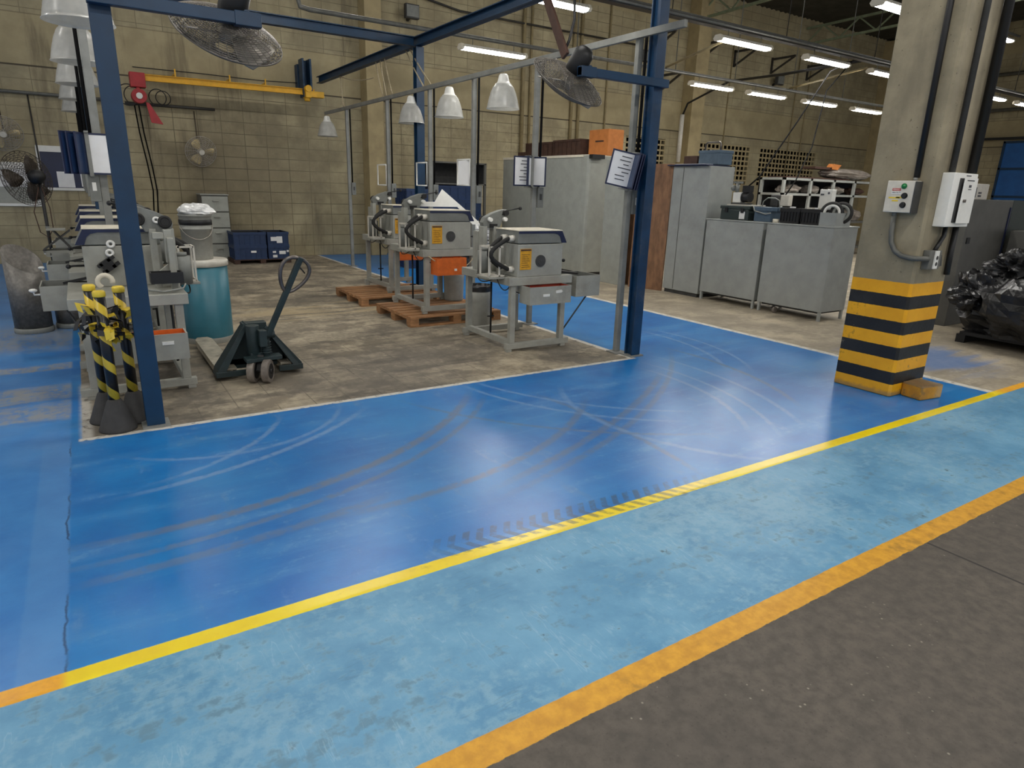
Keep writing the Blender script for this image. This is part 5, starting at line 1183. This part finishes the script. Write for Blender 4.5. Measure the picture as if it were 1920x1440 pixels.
t = thing('tape_roll', 'cream tape roll on the gap between the low cabinets', 'tape roll', (8.5, 6.13, 1.29)); b = MB(); b.lathe([(0.02, 0), (0.045, 0), (0.045, 0.05), (0.02, 0.05)], 20, (8.5, 6.13, 1.29), close=True); b.build('roll', 'cream', t)
GB = 'black crates on the low cabinet'
crate(8.48, 8.82, 5.75, 6.07, 1.29, 1.50, 'black crate on the low cabinet, the one next to the blue toolbox', GB, 'black'); crate(8.48, 8.82, 5.42, 5.74, 1.29, 1.50, 'black crate with pale scraps on top, next to the grey box with rings', GB, 'black')
rnd = random.Random(11)
for k in range(7):
    y = 5.46+0.045*k+(0.3 if k > 5 else 0); b = MB(); a = rnd.random()*3; c = Vector((8.56+0.13*rnd.random(), min(y, 6.0), 1.495)); b.bar(c-Vector((math.cos(a), math.sin(a), -.3))*0.05, c+Vector((math.cos(a), math.sin(a), .3))*0.05, 0.05, 0.018)
    tag(b.build('scrap_piece', 'white_dirty' if k % 3 else 'paper'), 'pale scrap lying in the black crates on the low cabinet', 'scrap', 'pale scraps in the black crates')
t = thing('steel_box', 'grey steel box holding two dark rings, beside the pillar', 'box', (8.62, 5.2, 1.29)); b = MB(); b.open_box(8.45, 8.80, 5.0+0.185, 5.42, 1.29, 1.465, 0.008); b.build('shell', ['cabinet', 'cabinet'], t)
for k, (y, lb) in enumerate(((5.335, 'dark ring with pale liner in the grey steel box, the left one'), (5.245, 'dark ring in the grey steel box, the right one'))):
    t = thing('ring', lb, 'ring', (8.58+0.07*k, y, 1.30), 0, 'dark rings in the grey steel box'); c = (8.58+0.07*k, y, 1.462); ax = Vector((-0.9, -0.45, 0.1))
    b = MB(); b.torus(c, ax, 0.118, 0.032, 36, 10); b.build('tyre', 'black_rubber', t); b = MB(); b.torus(Vector(c)+ax.normalized()*0.016, ax, 0.094, 0.022, 32, 8); b.build('liner', 'white' if k == 0 else 'grey_steel', t)
t = thing('white_control_box', 'white control box standing behind the black crates', 'control box', (8.9, 5.65, 1.29)); MB().box(8.86, 8.96, 5.55, 5.74, 1.29, 1.77).build('casing', 'white', t, bevel=0.008); MB().box(8.853, 8.86, 5.67, 5.72, 1.69, 1.71).cyl((8.853, 5.6, 1.72), (8.862, 5.6, 1.72), 0.015).build('switch', 'ink', t)

# ================================================================ shelving at the back
t = thing('storage_shelf', 'pale steel storage shelf full of wrapped bundles, left of the pillar', 'shelf', (18, 11.9, 0))
SHX = [16.05, 17.25, 18.35, 19.4, 20.6]
for x in SHX:
    for y in (11.5, 12.2): MB().box(x, x+0.09, y, y+0.06, 0, 2.16).build('post', 'cabinet', t)
for z in (0.2, 0.95, 1.70, 2.10): MB().box(16.05, 20.69, 11.5, 12.26, z, z+0.06).build('shelf_board', 'cabinet' if z > 1.6 else 'grey_dark_cab', t)
MB().box(16.05, 20.69, 12.28, 12.30, 0, 2.16).build('back_panel', 'black', t)
GS = 'wrapped bundles on the storage shelf'; i = 0
for (x, z, sx, sz, mt, lb) in ((16.75, 1.90, .48, .12, 'grey_bag', 'flat grey wrapped bundle in the first bay of the storage shelf'), (16.6, 1.2, .4, .2, 'black_bag', 'dark bundle low in the first bay of the storage shelf'), (17.75, 1.90, .3, .12, 'grey_bag', 'grey bundle in the second bay of the storage shelf'),
        (17.8, 1.2, .4, .18, 'wood_dark', 'brown bundle low in the second bay of the storage shelf'), (18.9, 1.92, .40, .13, 'grey_bag', 'plump pale bundle in the third bay of the storage shelf'), (18.9, 1.2, .4, .2, 'black_bag', 'dark bundle low in the third bay of the storage shelf'), (19.95, 1.88, .4, .11, 'wood_dark', 'brown bundle in the last bay of the storage shelf'), (20.0, 1.2, .4, .18, 'grey_bag', 'grey bundle low in the last bay of the storage shelf')):
    zb = 1.76 if z > 1.5 else 1.01
    crumpled('wrapped_bundle', (x, 11.85, zb+sz*0.95), (sx, 0.25, sz), mt, lb, 'bundle', 20+i, 20, 0.3, -sz*0.93, GS); i += 1
crumpled('wrapped_sheets', (19.4, 11.85, 2.34), (1.25, 0.35, 0.16), 'grey_bag', 'long heap of plastic wrapped sheets on top of the storage shelf', 'bundle', 40, 40, 0.22, -0.17, GS)
b = MB(); b.box(16.3, 19.2, 11.55, 12.2, 2.165, 2.2); tag(b.build('board_stack', 'wood_dark'), 'thin dark boards lying on top of the storage shelf', 'boards')
b = MB(); b.box(17.5, 18.3, 11.6, 12.0, 2.44, 2.5); tag(b.build('brown_sheet', 'wood_dark'), 'dark sheet lying on the wrapped heap of the storage shelf', 'sheet')
b = MB(); b.prism([(18.2, 2.46), (18.6, 2.44), (18.75, 2.58), (18.35, 2.60)], 'y', 11.6, 11.75); tag(b.build('cardboard_piece', 'cardboard'), 'orange cardboard piece on the heap above the storage shelf', 'cardboard')

# rack of navy crates behind the right machines
t = thing('crate_rack', 'grey steel rack full of navy crates behind the right machines', 'rack', (6.9, 13.2, 0))
for x in (6.22, 7.5):
    for y in (12.85, 13.5): MB().box(x, x+0.05, y, y+0.05, 0, 2.15).build('post', 'grey_dark_cab', t)
[MB().box(6.22, 7.55, 12.85, 13.55, z, z+0.03).build('shelf', 'grey_dark_cab', t) for z in (0.43, 1.70, 2.13)]; MB().box(6.22, 7.55, 13.56, 13.58, 0.42, 2.15).box(7.53, 7.555, 12.9, 13.5, 1.72, 2.13).build('side_panel', 'dark_grey', t)
GN = 'navy crates in the grey rack'
for k, lb in enumerate(('lowest navy crate of the stack in the grey rack', 'second navy crate from the bottom in the grey rack', 'third navy crate from the bottom in the grey rack', 'topmost navy crate of the stack in the grey rack')):
    crate(6.30, 7.46, 12.88, 13.48, 0.465+k*0.305, 0.465+k*0.305+0.30, lb, GN)
GN2 = 'navy crates piled beside the grey rack'
for k, lb in enumerate(('lowest navy crate of the pile left of the grey rack', 'second navy crate of the pile left of the grey rack', 'third navy crate of the pile left of the grey rack', 'fourth navy crate of the pile left of the grey rack', 'topmost navy crate of the pile left of the grey rack')):
    crate(5.55, 6.17, 12.6, 13.2, k*0.32, k*0.32+0.315, lb, GN2)
# wire basket with white bags
t = thing('wire_basket', 'wire mesh basket of white bags behind the nearest right machine', 'basket', (6.85, 11.6, 0)); b = MB()
for k in range(9): z = 0.30+k*0.07; b.tube([(6.3, 11.4, z), (7.3, 11.4, z), (7.3, 12.0, z), (6.3, 12.0, z)], 0.005, 4, True)
for k in range(15): x = 6.3+k/14; b.tube([(x, 11.4, 0.3), (x, 11.4, 0.86)], 0.005, 4); b.tube([(x, 12.0, 0.3), (x, 12.0, 0.86)], 0.005, 4)
for k in range(9): y = 11.4+0.6*k/8; b.tube([(6.3, y, 0.3), (6.3, y, 0.86)], 0.005, 4); b.tube([(7.3, y, 0.3), (7.3, y, 0.86)], 0.005, 4)
b.build('mesh', 'pipe_dark', t); MB().box(6.3, 7.3, 11.4, 12.0, 0.27, 0.30).build('floor_plate', 'dark_grey', t); b = MB()
for x in (6.32, 7.24):
    for y in (11.42, 11.94): b.box(x, x+0.04, y, y+0.04, 0, 0.27)
b.build('feet', 'dark_grey', t)
for k, (x, z, s, lb) in enumerate(((6.58, .52, .2, 'white bag in the wire basket, on the left'), (6.98, .50, .2, 'white bag in the wire basket, on the right'), (6.8, .80, .24, 'white bag heaped on top in the wire basket'))):
    crumpled('white_bag', (x, 11.7, z), (s, 0.22, s*0.85), 'clear_bag', lb, 'bag', 60+k, 22, 0.25, None, 'white bags in the wire basket')

# ================================================================ on the pillar
t = thing('push_button_box', 'pale push button box with green lamp on the left face of the pillar', 'control box', (5.69, 2.95, 1.55))
bx = MB().box(5.64, 5.73, 2.835, 3.06, 1.555, 1.805).build('casing', 'white_dirty', t, bevel=0.006)
b = MB(); b.cyl((5.64, 2.92, 1.762), (5.632, 2.92, 1.762), 0.022, n=20); b.sphere((5.632, 2.92, 1.762), 0.018, 14); b.build('green_lamp', 'green_lamp', bx)
for z in (1.688, 1.615):
    b = MB(); b.cyl((5.64, 2.905, z), (5.618, 2.905, z), 0.018, n=18); b.cyl((5.641, 2.905, z), (5.634, 2.905, z), 0.024, n=18); b.build('button', 'black', bx)
b = MB().mat(0); b.box(5.6375, 5.6395, 2.945, 3.01, 1.725, 1.745); b.mat(1); b.box(5.6375, 5.6395, 2.935, 3.015, 1.70, 1.724); sg = b.build('danger_label', ['red', 'white'], bx)
def face_x(x, y, z, parent_loc, rz=-90):
    return Matrix.Translation(Vector((x, y, z))-parent_loc) @ Matrix(((0, 0, -1, 0), (-1, 0, 0, 0), (0, 1, 0, 0), (0, 0, 0, 1)))
PL = Vector((5.69, 2.95, 1.55))
text('PERIGO', 0.016, face_x(5.637, 2.9775, 1.735, PL), 'white', 'lettering', sg); text('440 VOLTS', 0.015, face_x(5.637, 2.975, 1.712, PL), 'ink', 'lettering', sg)
b = MB().mat(0)
for y0, y1, z in ((2.94, 3.03, 1.665), (2.95, 3.0, 1.642), (2.92, 2.97, 1.668)): b.box(5.638, 5.6395, y0, y1, z, z+0.012)
b.build('yellow_marks', ['yellow_tape'], bx)
b = MB(); b.box(5.63, 5.73, 2.825, 2.835, 1.555, 1.8); b.build('dark_side', 'dark_grey', t)
b = MB(); b.cyl((5.69, 2.87, 1.805), (5.69, 2.87, 1.83), 0.016, n=14); b.cyl((5.69, 2.985, 1.53), (5.69, 2.985, 1.555), 0.018, n=14); b.build('gland', 'machine_dark', t)
def con(pts, r, mat, label): return cord(pts, r, mat, 'conduit', label, 'conduit', 'conduits on the striped pillar')
con([(5.70, 2.87, 1.83), (5.70, 2.875, 3.2), (5.70, 2.88, 7.4)], 0.024, 'black', 'black conduit running up the left face of the pillar from the push button box')
con([(5.69, 2.985, 1.53), (5.70, 2.985, 1.40), (5.70, 2.97, 1.31), (5.70, 2.93, 1.245), (5.70, 2.87, 1.21), (5.70, 2.80, 1.20), (5.70, 2.745, 1.198), (5.735, 2.70, 1.20), (5.80, 2.70, 1.20)], 0.021, 'pipe_grey', 'grey flexible conduit curving from the push button box to the socket')
con([(5.93, 2.72, 1.88), (5.93, 2.72, 7.4)], 0.024, 'dark_grey', 'dark conduit up the right face of the pillar from the white panel')
con([(6.24, 2.71, 1.88), (6.24, 2.71, 7.4)], 0.036, 'black', 'thick black conduit along the right edge of the pillar')
con([(6.02, 2.72, 1.45), (6.00, 2.71, 1.38), (5.93, 2.71, 1.30), (5.90, 2.71, 1.265)], 0.018, 'black', 'short black conduit from the white panel down to the socket')
con([(6.20, 2.72, 1.45), (6.20, 2.72, 1.22), (6.21, 2.72, 1.05)], 0.024, 'black', 'short black conduit under the right side of the white panel')
t = thing('distribution_panel', 'white distribution panel with its narrow door ajar on the right face of the pillar', 'electrical panel', (6.045, 2.7, 1.45))
bx = MB().box(5.85, 6.24, 2.655, 2.75, 1.455, 1.875).build('casing', 'white', t, bevel=0.006)
MB().box(5.945, 6.205, 2.650, 2.656, 1.49, 1.835).build('door_opening', 'dark_grey', bx)
hx, hy = 6.215, 2.648; aa = math.radians(3.2); wdt = 0.24; ex, ey = hx-wdt*math.cos(aa), hy-wdt*math.sin(aa)
b = MB(); b.prism([(hx, hy), (ex, ey), (ex+0.004, ey-0.01), (hx, hy-0.01)], 'z', 1.485, 1.84); dr = b.build('door', 'white', t)
b = MB(); c = Vector((ex+0.035, ey-0.004, 1.66)); b.cyl(c, c+Vector((0.1, -0.4, 0)).normalized()*0.022, 0.012, n=14); b.build('door_knob', 'chrome', dr)
dd = Vector((math.cos(aa), math.sin(aa), 0)); nn = Vector((math.sin(aa), -math.cos(aa), 0))
b = MB().mat(0); o0 = Vector((ex, ey, 0))+nn*0.0115
def dpatch(u0, u1, z0, z1): b.add([o0+dd*u0+Vector((0, 0, z0)), o0+dd*u1+Vector((0, 0, z0)), o0+dd*u1+Vector((0, 0, z1)), o0+dd*u0+Vector((0, 0, z1))], [(0, 1, 2, 3)])
dpatch(0.03, 0.17, 1.815, 1.823); dpatch(0.08, 0.13, 1.765, 1.785); dpatch(0.075, 0.14, 1.748, 1.754); b.build('door_print', 'ink', dr)
MB().box(6.04, 6.12, 2.6535, 2.655, 1.852, 1.860).build('maker_plate', 'ink', bx)
t = thing('power_socket', 'white faced socket box on the pillar below the white panel', 'socket', (5.9, 2.71, 1.11))
MB().box(5.80, 5.99, 2.69, 2.75, 1.11, 1.265).build('back_box', 'pipe_grey', t, bevel=0.006); sp = MB().box(5.865, 5.925, 2.677, 2.69, 1.115, 1.262).build('face_plate', 'white', t, bevel=0.003)
b = MB()
for z in (1.205, 1.155): b.cyl((5.895, 2.677, z), (5.895, 2.674, z), 0.016, n=16)
b.build('outlet', 'dark_grey', sp)
b = MB(); b.prism([(5.99, 1.12), (6.08, 1.13), (6.05, 1.22), (5.99, 1.24)], 'y', 2.715, 2.748); b.build('broken_cover', 'dark_grey', t)

# ================================================================ right edge: wrapped pile, dark cabinets, doors
t = thing('dark_pallet', 'dark pallet under the black wrapped pile', 'pallet', (9.4, 3.0, 0)); b = MB(); b.box(8.88, 10.2, 1.9, 3.60, 0.10, 0.14); b.build('deck', 'black', t); b = MB()
for y in (1.95, 2.8, 3.6): b.box(8.90, 10.15, y-0.06, y+0.04, 0, 0.10)
b.build('stringers', 'black', t)
GP = 'black wrapped bundles on the dark pallet'
crumpled('wrapped_pile', (9.5, 2.80, 0.36), (0.86, 1.02, 0.66), 'black_bag', 'big black plastic wrapped bulk at the bottom of the pile, right edge', 'bundle', 71, 64, 0.28, -0.22, GP)
for k, (c, s, lb) in enumerate((((8.98, 3.52, 0.62), (.26, .30, .22), 'shiny crumpled black bag on the left side of the pile'), ((9.15, 3.2, 0.93), (.34, .36, .2), 'crumpled black bag on the upper left of the pile'), ((9.3, 2.75, 1.02), (.4, .42, .22), 'black bag on the top of the pile'), ((8.92, 2.85, 0.66), (.26, .3, .2), 'black bag bulging out of the middle of the pile'), ((9.1, 2.3, 0.85), (.4, .4, .3), 'black bag at the right end of the pile'))):
    crumpled('black_bag', c, s, 'black_bag', lb, 'bag', 80+k, 56, 0.55, None, GP)
t = thing('machine_cabinet', 'dark grey machine cabinet behind the black wrapped pile', 'cabinet', (10.4, 4.1, 0))
MB().box(9.85, 11.1, 4.2, 5.2, 0.0, 1.69).build('body', 'grey_dark_cab', t, bevel=0.008); MB().box(9.93, 10.02, 4.19, 4.2, 1.12, 1.2).build('latch', 'black', t); MB().box(11.02, 11.05, 4.185, 4.2, 0.1, 1.6).build('hinge_rod', 'navy_trim', t)
b = MB(); b.box(11.25, 12.4, 4.25, 5.2, 0, 1.70); tag(b.build('machine_cabinet', 'tool_green', bevel=0.008), 'dark cabinet at the right edge beside the blue doors', 'cabinet')
b = MB(); b.box(10.95, 11.6, 3.75, 4.1, 0, 1.3); tag(b.build('grey_box', 'grey_dark_cab', bevel=0.01), 'grey box at the right edge above the black bags', 'box')
t = thing('measuring_box', 'small white apparatus standing on the dark grey machine cabinet', 'apparatus', (10.35, 4.5, 1.69)); MB().box(10.05, 10.62, 4.35, 4.8, 1.69, 1.90).build('casing', 'white_dirty', t, bevel=0.01); MB().box(10.10, 10.25, 4.34, 4.35, 1.72, 1.85).box(10.33, 10.41, 4.343, 4.35, 1.77, 1.79).box(10.33, 10.41, 4.343, 4.35, 1.73, 1.75).build('display', 'ink', t)
t = thing('sliding_doors', 'bright blue panelled steel doors on the far wall, right edge', 'door', (27.4, 9.4, 0)); t['kind'] = 'structure'
b = MB(); b.box(27.42, 27.5, 6.0, 11.1, 0, 3.72); b.build('leaf', 'blue_door', t); b = MB()
for z in (0.05, 0.95, 1.85, 2.78, 3.66): b.box(27.38, 27.42, 6.0, 11.1, z, z+0.07)
for y in (6.0, 7.65, 9.35, 11.03): b.box(27.38, 27.42, y, y+0.07, 0, 3.72)
b.build('frame_bars', 'navy_steel', t); MB().box(27.36, 27.5, 5.5, 12.4, 3.78, 3.86).build('rail', 'black', t)
cord([(9.3, 3.2, 2.2), (9.05, 3.75, 3.9), (8.9, 4.4, 6.5)], 0.03, 'pipe_dark', 'rod', 'dark slanting rod at the upper right corner behind the pillar', 'rod')
for z, y, lb in ((4.75, 15.0, 'pale pipe along the far side wall above the blue doors'), (5.9, 15.0, 'upper pale pipe along the far side wall')):
    cord([(27.35, y, z), (27.35, 2, z)], 0.06, 'pipe_grey', 'pipe', lb, 'pipe', 'pipes along the far side wall')
